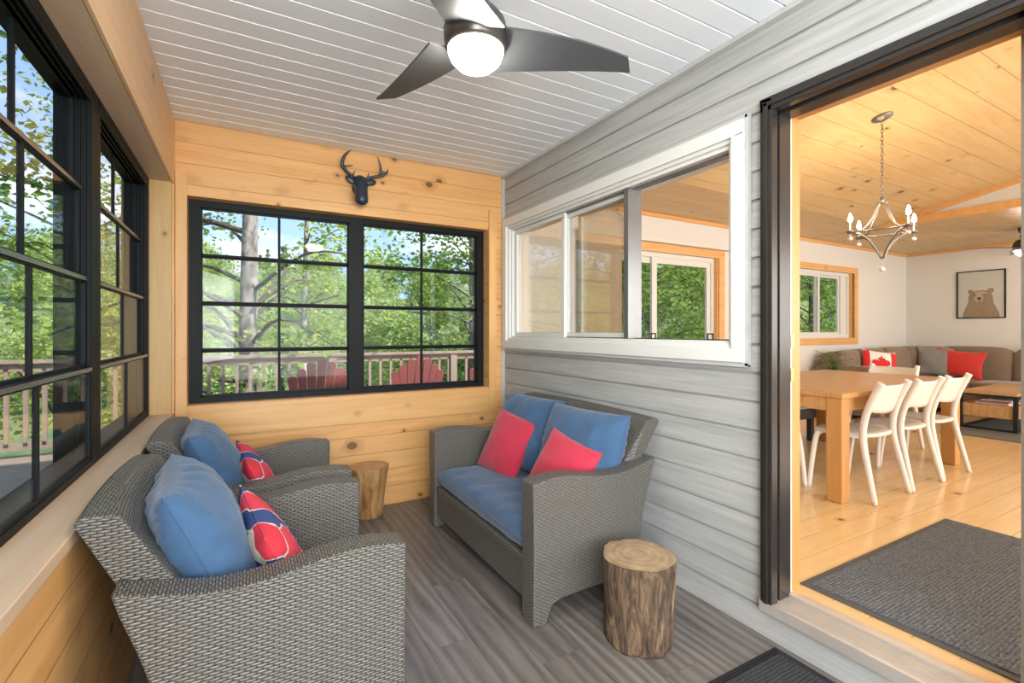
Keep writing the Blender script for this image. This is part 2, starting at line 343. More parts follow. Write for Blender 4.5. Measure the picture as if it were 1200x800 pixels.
# ------------------------------------------------------------------ mesh helpers
class MB:
    def __init__(s): s.v = []; s.f = []; s.m = []; s.sm = []
    def add(s, vs, fs, mi=0, smooth=False):
        o = len(s.v); s.v += [tuple(v) for v in vs]
        for f in fs: s.f.append(tuple(i+o for i in f)); s.m.append(mi); s.sm.append(smooth)
    def box(s, x0, x1, y0, y1, z0, z1, mi=0, M=None):
        vs = [Vector((x, y, z)) for x in (x0, x1) for y in (y0, y1) for z in (z0, z1)]
        if M: vs = [M @ v for v in vs]
        s.add(vs, [(0, 1, 3, 2), (4, 6, 7, 5), (0, 4, 5, 1), (2, 3, 7, 6), (0, 2, 6, 4), (1, 5, 7, 3)], mi)
    def prism(s, poly, axis, a0, a1, mi=0, smooth=False):
        """poly: list of 2-D points in the two other axes (cyclic order); extruded along axis"""
        def P(p, a):
            return {0: (a, p[0], p[1]), 1: (p[0], a, p[1]), 2: (p[0], p[1], a)}[axis]
        n = len(poly); vs = [P(p, a0) for p in poly]+[P(p, a1) for p in poly]
        fs = [(i, (i+1) % n, n+(i+1) % n, n+i) for i in range(n)]
        s.add(vs, fs, mi, smooth); s.add(vs, [tuple(range(n))[::-1], tuple(range(n, 2*n))], mi)
    def tube(s, pts, rad, n=10, mi=0, smooth=True, flat=1.0, up=None, cap=True):
        pts = [Vector(p) for p in pts]; k = len(pts)
        if isinstance(rad, (int, float)): rad = [rad]*k
        vs = []; pu = None
        for i, p in enumerate(pts):
            t = (pts[min(i+1, k-1)]-pts[max(i-1, 0)]).normalized()
            if pu is None:
                a = Vector(up) if up else (Vector((0, 0, 1)) if abs(t.z) < .9 else Vector((1, 0, 0)))
            else: a = pu
            x = t.cross(a).normalized(); y = x.cross(t).normalized(); pu = y
            for j in range(n):
                an = 2*PI*(j+.5)/n; vs.append(p+(x*math.cos(an)*flat+y*math.sin(an))*rad[i])
        fs = [(i*n+j, i*n+(j+1) % n, (i+1)*n+(j+1) % n, (i+1)*n+j) for i in range(k-1) for j in range(n)]
        s.add(vs, fs, mi, smooth)
        if cap: s.add(vs[:n], [tuple(range(n))[::-1]], mi); s.add(vs[-n:], [tuple(range(n))], mi)
    def lathe(s, prof, c=(0, 0, 0), n=32, mi=0, smooth=True, M=None):
        vs = []
        for r, z in prof:
            for j in range(n):
                a = 2*PI*j/n; v = Vector((r*math.cos(a), r*math.sin(a), z)); v = (M @ v) if M else v
                vs.append(v+Vector(c))
        k = len(prof); s.add(vs, [(i*n+j, i*n+(j+1) % n, (i+1)*n+(j+1) % n, (i+1)*n+j) for i in range(k-1) for j in range(n)], mi, smooth)
    def ball(s, c, r, n=12, mi=0, M=None):
        r = (r, r, r) if isinstance(r, (int, float)) else r
        vs = []; k = n//2+1
        for i in range(k):
            a = PI*i/(k-1)
            for j in range(n):
                b_ = 2*PI*j/n; v = Vector((math.sin(a)*math.cos(b_)*r[0], math.sin(a)*math.sin(b_)*r[1], math.cos(a)*r[2]))
                vs.append(((M @ v) if M else v)+Vector(c))
        s.add(vs, [(i*n+j, (i+1)*n+j, (i+1)*n+(j+1) % n, i*n+(j+1) % n) for i in range(k-1) for j in range(n)], mi, True)
    def build(s, name, mats, parent=None, bevel=0, uv=False, sub=0, loc=None):
        me = bpy.data.meshes.new(name); me.from_pydata(s.v, [], s.f)
        for m in (mats if isinstance(mats, (list, tuple)) else [mats]): me.materials.append(MATS[m])
        me.polygons.foreach_set('material_index', s.m); me.polygons.foreach_set('use_smooth', s.sm)
        bm = bmesh.new(); bm.from_mesh(me); bmesh.ops.remove_doubles(bm, verts=bm.verts, dist=1e-5); bmesh.ops.recalc_face_normals(bm, faces=bm.faces); bm.to_mesh(me); bm.free()
        if uv: boxuv(me)
        me.update(); o = bpy.data.objects.new(name, me); C.objects.link(o)
        if parent: o.parent = parent
        if loc: o.location = loc
        if bevel:
            md = o.modifiers.new('bevel', 'BEVEL'); md.width = bevel; md.segments = 2; md.limit_method = 'ANGLE'; md.angle_limit = math.radians(40)
            try: md.harden_normals = False
            except Exception: pass
        if sub:
            md = o.modifiers.new('sub', 'SUBSURF'); md.levels = sub; md.render_levels = sub
        return o
def boxuv(me):
    uvl = me.uv_layers.new(name='UVMap')
    for p in me.polygons:
        n = p.normal
        for li in p.loop_indices:
            v = me.vertices[me.loops[li].vertex_index].co
            if abs(n.z) > .75 : q = (v.y, v.x)
            elif abs(n.x) > abs(n.y): q = (v.y, v.z)
            else: q = (v.x, v.z)
            uvl.data[li].uv = q
def tag(o, label=None, cat=None, group=None, kind=None):
    if label: o['label'] = label
    if cat: o['category'] = cat
    if group: o['group'] = group
    if kind: o['kind'] = kind
    return o
def empty(name, loc=(0, 0, 0), rz=0, label=None, cat=None, group=None, kind=None):
    o = bpy.data.objects.new(name, None); C.objects.link(o); o.location = loc; o.rotation_euler = (0, 0, rz); o.empty_display_size = .1
    return tag(o, label, cat, group, kind)
def copy_tree(o, parent=None, label=None):
    c = o.copy(); C.objects.link(c)
    if parent: c.parent = parent
    if label: c['label'] = label
    for ch in list(o.children): copy_tree(ch, c)
    return c
def struct(o, label=None): 
    o['kind'] = 'structure'
    if label: o['label'] = label; o['category'] = 'structure'
    return o
def tr(pts, k=6):
    """catmull-rom smoothing"""
    P = [Vector(p) for p in pts]; out = []
    for i in range(len(P)-1):
        p0, p1, p2, p3 = P[max(i-1, 0)], P[i], P[i+1], P[min(i+2, len(P)-1)]
        for j in range(k):
            t = j/k; out.append(.5*((2*p1)+(p2-p0)*t+(2*p0-5*p1+4*p2-p3)*t*t+(3*p1-p0-3*p2+p3)*t**3))
    out.append(P[-1]); return out

# ================================================================== STRUCTURE: porch
ZC = 2.61; YB = 3.60; XR = 1.94; XL = -.38; Y0 = -2.6; FL = .15; YF = 3.85; XF = 9.87
b = MB(); b.box(-.62, XR+.2, Y0, YB+.15, -.12, 0); struct(b.build('floor', 'porch_floor'), 'grey wood-look plank floor of the porch')
# soffit ceiling with grooves running across
p = 0.1166; b = MB(); y = YB; pr = []
while y > Y0:
    pr += [(y, ZC+.009), (y-.004, ZC+.009), (y-.007, ZC), (y-p+.004, ZC)]; y -= p
pr += [(y, ZC+.06), (YB, ZC+.06)]
b.prism(pr, 0, -.62, XR+.01); struct(b.build('ceiling', 'soffit_white'), 'white grooved vinyl soffit ceiling of the porch')
b = MB(); b.box(-.9, XR+.2, Y0-.3, YB+.5, ZC+.08, ZC+.2); struct(b.build('roof_slab', 'roof_grey'), 'porch roof above the soffit')
# back wall with opening
OX0, OX1, OZ0, OZ1 = -.305, 1.79, .835, 2.148
b = MB()
b.box(-.62, OX0, YB, YB+.15, 0, ZC+.06); b.box(OX1, XR+.02, YB, YB+.15, 0, ZC+.06)
b.box(OX0, OX1, YB, YB+.15, 0, OZ0); b.box(OX0, OX1, YB, YB+.15, OZ1, ZC+.06)
struct(b.build('wall_back', 'pine_wall_x'), 'knotty pine board wall at the end of the porch')
b = MB(); b.box(-.305, 1.79, YB-.02, YB, .633, .83); struct(b.build('trim_1', 'pine_trim_x', bevel=.002), 'pine apron board under the end window')
b = MB(); b.box(1.79, 1.853, YB-.02, YB, .633, 2.315); struct(b.build('trim_2', 'pine_trim_z', bevel=.002), 'pine casing board right of the end window')
b = MB(); b.box(-.365, -.305, YB-.02, YB, .60, 2.28); struct(b.build('trim_3', 'pine_trim_z', bevel=.002), 'pine casing board left of the end window')
b = MB(); b.box(XL, XL+.012, YB-.02, YB-.002, .80, 2.61); struct(b.build('trim_4', 'pine_trim_z'), 'thin corner batten')
# left wall: boards below, sill, beam, corner post
b = MB(); b.box(-.62, XL, Y0, YB, 0, .765); struct(b.build('wall_left', 'pine_wall_y'), 'knotty pine knee wall under the long windows')
b = MB(); b.box(-.62, XL+.012, Y0, YB, .765, .80); struct(b.build('trim_5', 'pine_sill', bevel=.003), 'wide pine sill board under the long windows')
b = MB(); b.box(-.50, XL-.005, Y0, YB, 2.205, 2.228, 1); b.box(-.62, XL+.01, Y0, YB, 2.2275, ZC); b.box(XL-.003, XL+.01, Y0, YB, 2.205, 2.2275, 0); struct(b.build('trim_6', ['pine_beam', 'pine_sill'], bevel=.001), 'pine header beam over the long windows')
b = MB(); b.box(-.62, XL+.0, 3.545, YB, .80, 2.21); struct(b.build('trim_7', 'pine_post'), 'rough pine corner post')

# end window (window_1): black four-track frame, each unit four panes tall
def pane_unit_x(root, x0, x1, zs, yp, mid):
    for k in range(4):
        z0, z1 = zs[k], zs[k+1]
        f = MB(); w = .016
        f.box(x0, x1, yp-.012, yp+.012, z0-.004, z0+w); f.box(x0, x1, yp-.012, yp+.012, z1-w+.004, z1+.002)
        f.box(x0, x0+w, yp-.012, yp+.012, z0, z1); f.box(x1-w, x1, yp-.012, yp+.012, z0, z1); f.box(mid-.008, mid+.008, yp-.010, yp+.010, z0, z1)
        s = f.build('sash', 'black_frame', root)
        g = MB(); g.box(x0+.005, x1-.005, yp-.002, yp+.002, z0, z1); g.build('glass_pane', 'glass', s)
w1 = empty('window_1', (0, 0, 0)); struct(w1, 'black framed double window at the end of the porch')
f = MB(); YW = 3.72
f.box(OX0, OX1, YW-.03, YW+.05, OZ0-.01, .870); f.box(OX0, OX1, YW-.03, YW+.05, 2.105, OZ1+.03)
f.box(OX0, -.245, YW-.03, YW+.05, .870, 2.105); f.box(1.735, OX1, YW-.03, YW+.05, .870, 2.105); f.box(.689, .783, YW-.03, YW+.05, .870, 2.105)
f.build('window_frame', 'black_frame', w1)
f = MB()
for (xx0, xx1) in ((-.245, .689), (.783, 1.735)):
    f.box(xx0, xx0+.008, YW-.037, YW-.03, .875, 2.10); f.box(xx1-.008, xx1, YW-.037, YW-.03, .875, 2.10)
f.build('track', 'black_frame', w1)
zs = [.868, 1.172, 1.480, 1.790, 2.105]
pane_unit_x(w1, -.247, .691, zs, YW, .219); pane_unit_x(w1, .781, 1.737, zs, YW, 1.25)

# long windows (left wall)
def pane_unit_y(root, y0, y1):
    zs = [.825, 1.165, 1.497, 1.832, 2.165]; xs = [-.499, -.513, -.530, -.548]; mid = (y0+y1)/2
    f = MB()
    f.box(-.60, -.488, y0-.02, y1+.02, .80, .826); f.box(-.60, -.488, y0-.02, y1+.02, 2.165, 2.21)
    f.box(-.60, -.488, y0-.05, y0+.0, .80, 2.21); f.box(-.60, -.488, y1, y1+.05, .80, 2.21)
    for q in range(4): f.box(-.488-.008-.017*q, -.488-.017*q-.002, y0, y1, 2.150, 2.168); f.box(-.492-.017*q, -.488-.017*q+.000, y0-.002, y0+.012, .82, 2.17); f.box(-.492-.017*q, -.488-.017*q+.000, y1-.012, y1+.002, .82, 2.17)
    f.build('window_frame', 'black_frame', root, bevel=.002)
    for k in range(4):
        x = xs[k]; z0, z1 = zs[k], zs[k+1]; f = MB(); w = .02
        f.box(x-.007, x+.007, y0, y1, z0, z0+w-.006); f.box(x-.007, x+.007, y0, y1, z1-.018, z1+.004)
        if k < 3: f.box(x+.006, x+.011, y0+.01, y1-.01, z1-.010, z1+.004)
        f.box(x-.007, x+.007, y0, y0+w, z0, z1); f.box(x-.007, x+.007, y1-w, y1, z0, z1); f.box(x-.006, x+.006, mid-.008, mid+.008, z0, z1)
        s = f.build('sash', 'rail_film' if 0 else 'black_frame', root)
        g = MB(); g.box(x-.0015, x+.0015, y0+.005, y1-.005, z0, z1); g.build('glass_pane', 'glass', s)
        if k < 3:
            h = MB(); h.box(x+.0071, x+.0125, y0+.012, y1-.012, z1-.012, z1+.002); h.build('pull_rail', 'rail_film', s)
for n, (y0, y1) in enumerate(((2.42, 3.495), (1.27, 2.32), (.12, 1.17), (-1.03, .02), (-2.18, -1.13))):
    w = empty('window_%d' % (n+2)); struct(w, 'black framed long window of stacked panes, unit in the porch side wall'); pane_unit_y(w, y0, y1)

# right wall: siding + core + openings
WY0, WY1, WZ0, WZ1 = 1.40, 3.50, 1.20, 2.185        # window rough opening
DY0, DY1, DZ1 = .42, 1.262, 2.26                    # door rough opening
b = MB(); xa, xb = 1.955, 2.15
b.box(xa, xb, DY1, WY0, 0, 4.2); b.box(xa, xb, WY1, YF+.12, 0, 4.2); b.box(xa, xb, WY0, WY1, 0, WZ0); b.box(xa, xb, WY0, WY1, WZ1, 4.2)
b.box(xa, xb, -3.1, DY0, 0, 4.2); b.box(xa, xb, DY0, DY1, DZ1, 4.2); b.box(xa, xb, DY0, DY1, 0, FL-.03)
struct(b.build('wall_core', 'drywall'), 'painted inner side of the house wall')
CO = .1249
def side_panel(bm, y0, y1, z0, z1):
    pts = []; k = int(math.floor(z0/CO))
    while k*CO < z1:
        a = k*CO
        for dx, dz in ((.0165, 0), (.0165, .003), (.0115, .112), (.003, .116), (.002, .1245)):
            z = a+dz
            if z0 <= z <= z1: pts.append((XR+.016-dx, z))
        k += 1
    pts = [(pts[0][0], z0)]+pts+[(pts[-1][0], z1)]
    pts += [(XR+.02, z1), (XR+.02, z0)]
    bm.prism(pts, 1, y0, y1)
b = MB()
side_panel(b, 1.255, 1.335, .0, ZC+.05); side_panel(b, 1.335, 3.57, .0, 1.15); side_panel(b, 1.335, 3.57, 2.24, ZC+.05); side_panel(b, 3.57, YB, 0, ZC+.05)
side_panel(b, Y0, .44, 0, ZC+.05); side_panel(b, .44, 1.255, 0, .155); side_panel(b, .44, 1.255, 2.27, ZC+.05)
struct(b.build('wall_right', 'siding_grey'), 'grey wood-grain vinyl siding of the house wall')
b = MB()
b.box(1.915, 1.945, YB-.012, YB, 0, ZC); b.box(1.905, 1.945, Y0, YB, ZC-.022, ZC)
b.box(1.915, 1.94, 1.318, 1.335, 1.145, 2.25); b.box(1.915, 1.94, 1.318, 3.585, 1.145, 1.162); b.box(1.915, 1.94, 1.318, 3.585, 2.233, 2.25)
b.box(1.915, 1.94, 1.248, 1.258, .155, 2.28)
struct(b.build('trim_8', 'siding_trim', bevel=.002), 'grey channel trim around the siding openings')

# sliding window in the house wall (window_7)
w7 = empty('window_7'); struct(w7, 'white three-panel sliding window in the grey siding')
def ring(bm, x0, x1, y0, y1, z0, z1, w):
    bm.box(x0, x1, y0, y1, z0, z0+w); bm.box(x0, x1, y0, y1, z1-w, z1); bm.box(x0, x1, y0, y0+w, z0+w, z1-w); bm.box(x0, x1, y1-w, y1, z0+w, z1-w)
f = MB(); ring(f, 1.905, 1.955, 1.335, 3.57, 1.162, 2.233, .062); ring(f, 1.925, 2.15, 1.39, 3.515, 1.215, 2.18, .028); ring(f, 1.945, 2.10, 1.415, 3.49, 1.236, 2.157, .020)
f.build('window_frame', 'vinyl_white', w7, bevel=.003)
f = MB(); f.box(1.99, 2.03, 1.437, 3.47, 1.256, 1.262); f.box(1.99, 2.03, 1.437, 3.47, 2.128, 2.136); f.build('track', 'rail_film', w7)
def sash(y0, y1, x, name='sash', gl=True):
    f = MB(); ring(f, x-.014, x+.014, y0, y1, 1.256, 2.137, .034); s = f.build(name, 'vinyl_white', w7, bevel=.003)
    if gl: g = MB(); g.box(x-.003, x+.003, y0+.02, y1-.02, 1.27, 2.12); g.build('glass_pane', 'glass_reflective', s)
    return s
sash(2.765, 3.470, 1.985); sash(2.115, 2.80, 2.02)
s3 = sash(2.145, 2.72, 2.075)
f = MB(); f.box(1.955, 2.06, 2.105, 2.140, 1.256, 2.137); f.build('meeting_stile', 'rail_film', w7)
for yy in (1.56, 1.93, 3.05, 3.35):
    f = MB(); f.box(1.975, 1.98, yy-.018, yy-.012, 1.256, 1.29); f.box(1.975, 1.98, yy+.012, yy+.018, 1.256, 1.29); f.box(1.975, 1.98, yy-.018, yy+.018, 1.284, 1.290); f.build('screen_clip', 'clip_black', w7)

# door opening (door_1)
d1 = empty('door_1'); struct(d1, 'open doorway with black outer casing into the house')
f = MB()
f.box(1.898, 1.94, 1.200, 1.250, .168, 2.268); f.box(1.898, 1.94, .44, 1.25, 2.213, 2.268)
f.box(1.905, 1.945, 1.212, 1.25, .168, 2.26); f.box(1.89, 1.90, 1.215, 1.235, .168, 2.25); f.box(1.89, 1.90, .44, 1.235, 2.232, 2.25)
f.box(1.898, 1.94, .42, .462, .168, 2.268)
f.build('casing', 'black_door_trim', d1, bevel=.003)
f = MB(); f.box(1.94, 2.045, 1.222, 1.262, .15, 2.235); f.box(1.94, 2.045, .44, 1.262, 2.222, 2.26); f.box(1.965, 2.045, 1.207, 1.225, .15, 2.22); f.box(1.965, 2.045, .44, 1.225, 2.207, 2.225)
f.box(1.94, 2.045, .42, .452, .15, 2.235)
f.build('outer_jamb', 'black_door_trim', d1, bevel=.002)
f = MB(); f.box(2.045, 2.062, 1.214, 1.262, .165, 2.235); f.box(2.045, 2.062, .44, 1.262, 2.220, 2.26); f.build('weatherstrip', 'weatherstrip', d1)
f = MB(); f.box(2.062, 2.155, 1.232, 1.262, .15, 2.25); f.box(2.062, 2.155, .44, 1.262, 2.238, 2.27); f.box(2.062, 2.155, .42, .487, .15, 2.25); f.build('inner_jamb', 'table_leg_wood', d1)
f = MB(); f.box(2.15, 2.165, 1.24, 1.32, .15, 2.33); f.box(2.15, 2.165, .42, 1.32, 2.25, 2.33); f.build('inner_casing', 'pine_trim_z', d1); f = MB(); f.box(2.15, 2.165, .45, .537, .15, 2.33); f.build('latch_side_casing', 'vinyl_white', d1)
for z0 in (1.085, 1.23):
    f = MB(); f.box(2.048, 2.068, 1.208, 1.2135, z0, z0+.055); f.build('strike_plate', 'brass', d1)
f = MB(); f.box(1.905, 2.10, .44, 1.262, .135, .168); 
for q in range(7): f.box(1.925+q*.014, 1.931+q*.014, .445, 1.255, .168, .1715)
f.box(2.03, 2.06, .44, 1.262, .168, .180); f.box(1.90, 1.912, .44, 1.258, .125, .172)
f.build('threshold', 'aluminium', d1, bevel=.001)
f = MB(); f.box(2.10, 2.17, .44, 1.262, .10, .160); f.build('threshold_nosing', 'pine_trim_y', d1)

# ================================================================== STRUCTURE: house
b = MB(); b.box(2.15, XF+.1, -3.1, YF+.1, FL-.12, FL-.001); struct(b.build('floor_house', 'house_floor'), 'glossy pine plank floor of the house')
SD0, SD1, SDZ = 3.02, 5.02, 2.18; IW0, IW1, IZ0, IZ1 = 6.38, 8.13, 1.20, 2.18
b = MB()
b.box(2.15, SD0, YF, YF+.14, FL, 2.75); b.box(SD0, SD1, YF, YF+.14, SDZ, 2.75); b.box(SD1, IW0, YF, YF+.14, FL, 2.75); b.box(IW1, XF+.12, YF, YF+.14, FL, 2.75)
b.box(IW0, IW1, YF, YF+.14, FL, IZ0); b.box(IW0, IW1, YF, YF+.14, IZ1, 2.75)
struct(b.build('wall_far', 'drywall'), 'pale house wall with the sliding door and small window')
b = MB(); b.box(XF, XF+.12, -3.1, YF, FL, 2.75); struct(b.build('wall_picture', 'drywall'), 'pale house wall behind the sofa')
b = MB(); b.box(2.15, XF, -3.22, -3.1, FL, 4.2); struct(b.build('wall_rear', 'drywall'), 'house wall out of view')
sl = .21; XB = 6.88; YK = 2.95
b = MB(); b.prism([(YK, 2.60), (-3.1, 2.60+sl*(YK+3.1)), (-3.1, 2.7+sl*(YK+3.1)), (YK, 2.70), (YF, 2.70), (YF, 2.60)], 0, 2.15, XB+.02)
struct(b.build('ceiling_dining', 'house_ceiling'), 'sloped knotty pine ceiling over the dining area')
b = MB(); b.box(XB+.05, XF, -3.1, YF, 2.60, 2.7); struct(b.build('ceiling_living', 'house_ceiling'), 'flat pine ceiling over the sofa')
b = MB(); b.prism([(YK, 2.60), (-3.1, 2.60), (-3.1, 2.6+sl*(YK+3.1))], 0, XB, XB+.05); struct(b.build('wall_gable', 'drywall'), 'white triangular wall between the two ceilings')
b = MB(); b.box(XB-.02, XB, -3.1, YK, 2.56, 2.645); b.prism([(YK, 2.60), (-3.1, 2.60+sl*(YK+3.1)), (-3.1, 2.55+sl*(YK+3.1)), (YK, 2.55)], 0, XB-.03, XB-.001)
struct(b.build('trim_9', 'pine_trim_x'), 'pine edge trim along the ceiling break')
b = MB(); b.box(2.15, XF, YF-.02, YF, 2.56, 2.6); b.box(XF-.02, XF, -3.1, YF, 2.56, 2.6); struct(b.build('trim_10', 'pine_trim_x'), 'pine crown strip below the ceiling')
# house window (window_8)
w8 = empty('window_8'); struct(w8, 'white sliding window in pine casing above the sofa')
f = MB(); ring(f, IW0-.1, IW1+.12, YF-.02, YF, IZ0-.095, IZ1+.075, .0001)
f = MB(); f.box(IW0-.1, IW1+.12, YF-.02, YF, IZ0-.095, IZ0); f.box(IW0-.1, IW1+.12, YF-.02, YF, IZ1, IZ1+.085); f.box(IW0-.1, IW0, YF-.02, YF, IZ0, IZ1); f.box(IW1+.02, IW1+.12, YF-.02, YF, IZ0, IZ1)
f.build('casing', 'pine_trim_x', w8); 
f = MB(); f.box(IW1-.005, IW1+.02, YF, YF+.07, IZ0, IZ1); f.build('jamb', 'pine_trim_z', w8)
def frame_xz(bm, x0, x1, y0, y1, z0, z1, w):
    bm.box(x0, x1, y0, y1, z0, z0+w); bm.box(x0, x1, y0, y1, z1-w, z1); bm.box(x0, x0+w, y0, y1, z0+w, z1-w); bm.box(x1-w, x1, y0, y1, z0+w, z1-w)
f = MB(); frame_xz(f, IW0, IW1, YF+.05, YF+.11, IZ0, IZ1, .05); f.build('window_frame', 'vinyl_white', w8)
for (x0, x1, yy) in ((IW0+.04, 7.34, YF+.06), (7.28, IW1-.2, YF+.09)):
    f = MB(); frame_xz(f, x0, x1, yy, yy+.025, IZ0+.04, IZ1-.04, .045); s = f.build('sash', 'vinyl_white', w8)
    g = MB(); g.box(x0+.03, x1-.03, yy+.01, yy+.014, IZ0+.06, IZ1-.06); g.build('glass_pane', 'glass', s)
f = MB(); f.box(IW1-.21, IW1-.05, YF+.07, YF+.10, IZ0+.04, IZ1-.04); f.build('side_panel', 'vinyl_white', w8)
# sliding patio door (door_2)
d2 = empty('door_2'); struct(d2, 'white sliding glass door in pine casing, house far wall')
f = MB(); f.box(SD0-.09, SD1+.10, YF-.02, YF, SDZ, SDZ+.09); f.box(SD1+.0, SD1+.10, YF-.02, YF, FL, SDZ); f.box(SD0-.09, SD0, YF-.02, YF, FL, SDZ); f.box(SD1-.02, SD1, YF, YF+.05, FL, SDZ); f.build('casing', 'pine_trim_x', d2)
f = MB(); frame_xz(f, SD0, SD1-.02, YF+.04, YF+.12, FL, SDZ, .05); f.build('door_frame', 'vinyl_white', d2)
for (x0, x1, yy) in ((SD0+.04, 4.08, YF+.085), (3.98, SD1-.06, YF+.055)):
    f = MB(); frame_xz(f, x0, x1, yy, yy+.028, FL+.04, SDZ-.04, .075); s = f.build('sash', 'vinyl_white', d2)
    g = MB(); g.box(x0+.05, x1-.05, yy+.012, yy+.016, FL+.08, SDZ-.08); g.build('glass_pane', 'glass', s)
bl = empty('panel_blind', (3.3, YF-.07, FL+.02), 0, 'beige fabric panel blind hanging on a white track over the sliding door', 'blind')
f = MB(); f.box(-.42, 1.95, -.02, .02, 2.10, 2.14); f.build('track', 'vinyl_white', bl); f = MB(); f.box(-.40, .12, -.004, .004, .03, 2.10); f.build('fabric_panel', 'blind_fabric', bl)
# deck and ground
b = MB(); b.box(-2.6, 8.5, 3.76, 7.0, -.14, -.02); b.box(-2.6, -.63, -3, 3.76, -.14, -.02); struct(b.build('floor_deck', 'deck_wood'), 'weathered deck boards outside the porch')
def gz(x, y):
    d = math.hypot(x-2, y-2); return -2.6+max(0, (d-30))*.0-1.5*noise.noise(Vector((x*.03, y*.03, 0))) + (max(0, d-40)**1.0)*.19*(1+.25*noise.noise(Vector((x*.012, y*.012, 3))))
n = 60; vs = []; fs = []
for i in range(n+1):
    for j in range(n+1):
        x = -220+440*i/n; y = -120+420*j/n; d = math.hypot(x-2, y-2); z = min(gz(x, y), 9+3*noise.noise(Vector((x*.02, y*.02, 8)))) if y > -60 else -2.6
        if -6 < x < 16 and -10 < y < 16: z = -2.8
        vs.append((x, y, z))
for i in range(n):
    for j in range(n): a = i*(n+1)+j; fs.append((a, a+n+1, a+n+2, a+1))
b = MB(); b.add(vs, fs, 0, True); struct(b.build('ground', 'ground_grass'), 'grassy ground and wooded hillside beyond the deck')

# ================================================================== OBJECTS: soft goods helper
def pillow_mesh(w, h, t, p=2.0, e=.5, pinch=.07, n=36, wr=.006, seed=0, ripple=.004, rk=30, sag=0):
    """pillow in the YZ plane, thickness along X; centre at origin"""
    b = MB(); grids = []
    for sgn in (1, -1):
        vs = []
        for i in range(n+1):
            for j in range(n+1):
                a = math.sin(PI/2*(2*i/n-1)); c = math.sin(PI/2*(2*j/n-1))
                y = a*w/2*(1-pinch*(1-c*c)); z = c*h/2*(1-pinch*(1-a*a))
                k = max(0, (1-abs(a)**p))*max(0, (1-abs(c)**p)); th = t/2*k**e
                edge = 1-min(1, min(1-abs(a), 1-abs(c))*3.2)
                s_ = (y if (1-abs(c)) < (1-abs(a)) else z)
                nn = noise.noise(Vector((y*9+seed, z*9, sgn*2)))*wr*1.2+noise.noise(Vector((y*22, z*22+seed, sgn)))*wr*.5
                rp = ripple*math.sin(s_*rk*2*PI/ .9+3*noise.noise(Vector((y*6, z*6, seed))))*edge
                x = sgn*(th+(nn+rp)*min(1, k*6))
                if sag: z -= sag*(1-a*a)*(c > 0)*c
                vs.append((x, y, z))
        fs = [(i*(n+1)+j, (i+1)*(n+1)+j, (i+1)*(n+1)+j+1, i*(n+1)+j+1) for i in range(n) for j in range(n)]
        b.add(vs, fs, 0, True)
    return b
def piping_mb(w, h, pinch=.07, r=.0035, sag=0):
    b = MB(); pts = []
    for q in range(4):
        for i in range(14):
            s_ = math.sin(PI/2*(2*i/14-1))
            a, c = [(s_, -1), (1, s_), (-s_, 1), (-1, -s_)][q]
            z = c*h/2*(1-pinch*(1-a*a))
            if sag: z -= sag*(1-a*a)*(c > 0)*c
            pts.append((0, a*w/2*(1-pinch*(1-c*c)), z))
    pts.append(pts[0]); b.tube(pts, r, 6, cap=False); return b
def cushion(name, w, h, t, mat, loc, rot, label, cat, group=None, pipe=True, **kw):
    o = pillow_mesh(w, h, t, **kw).build(name, mat); o.location = loc; o.rotation_euler = rot
    tag(o, label, cat, group)
    if pipe: piping_mb(w, h, kw.get('pinch', .07), sag=kw.get('sag', 0)).build('piping', mat, o)
    return o

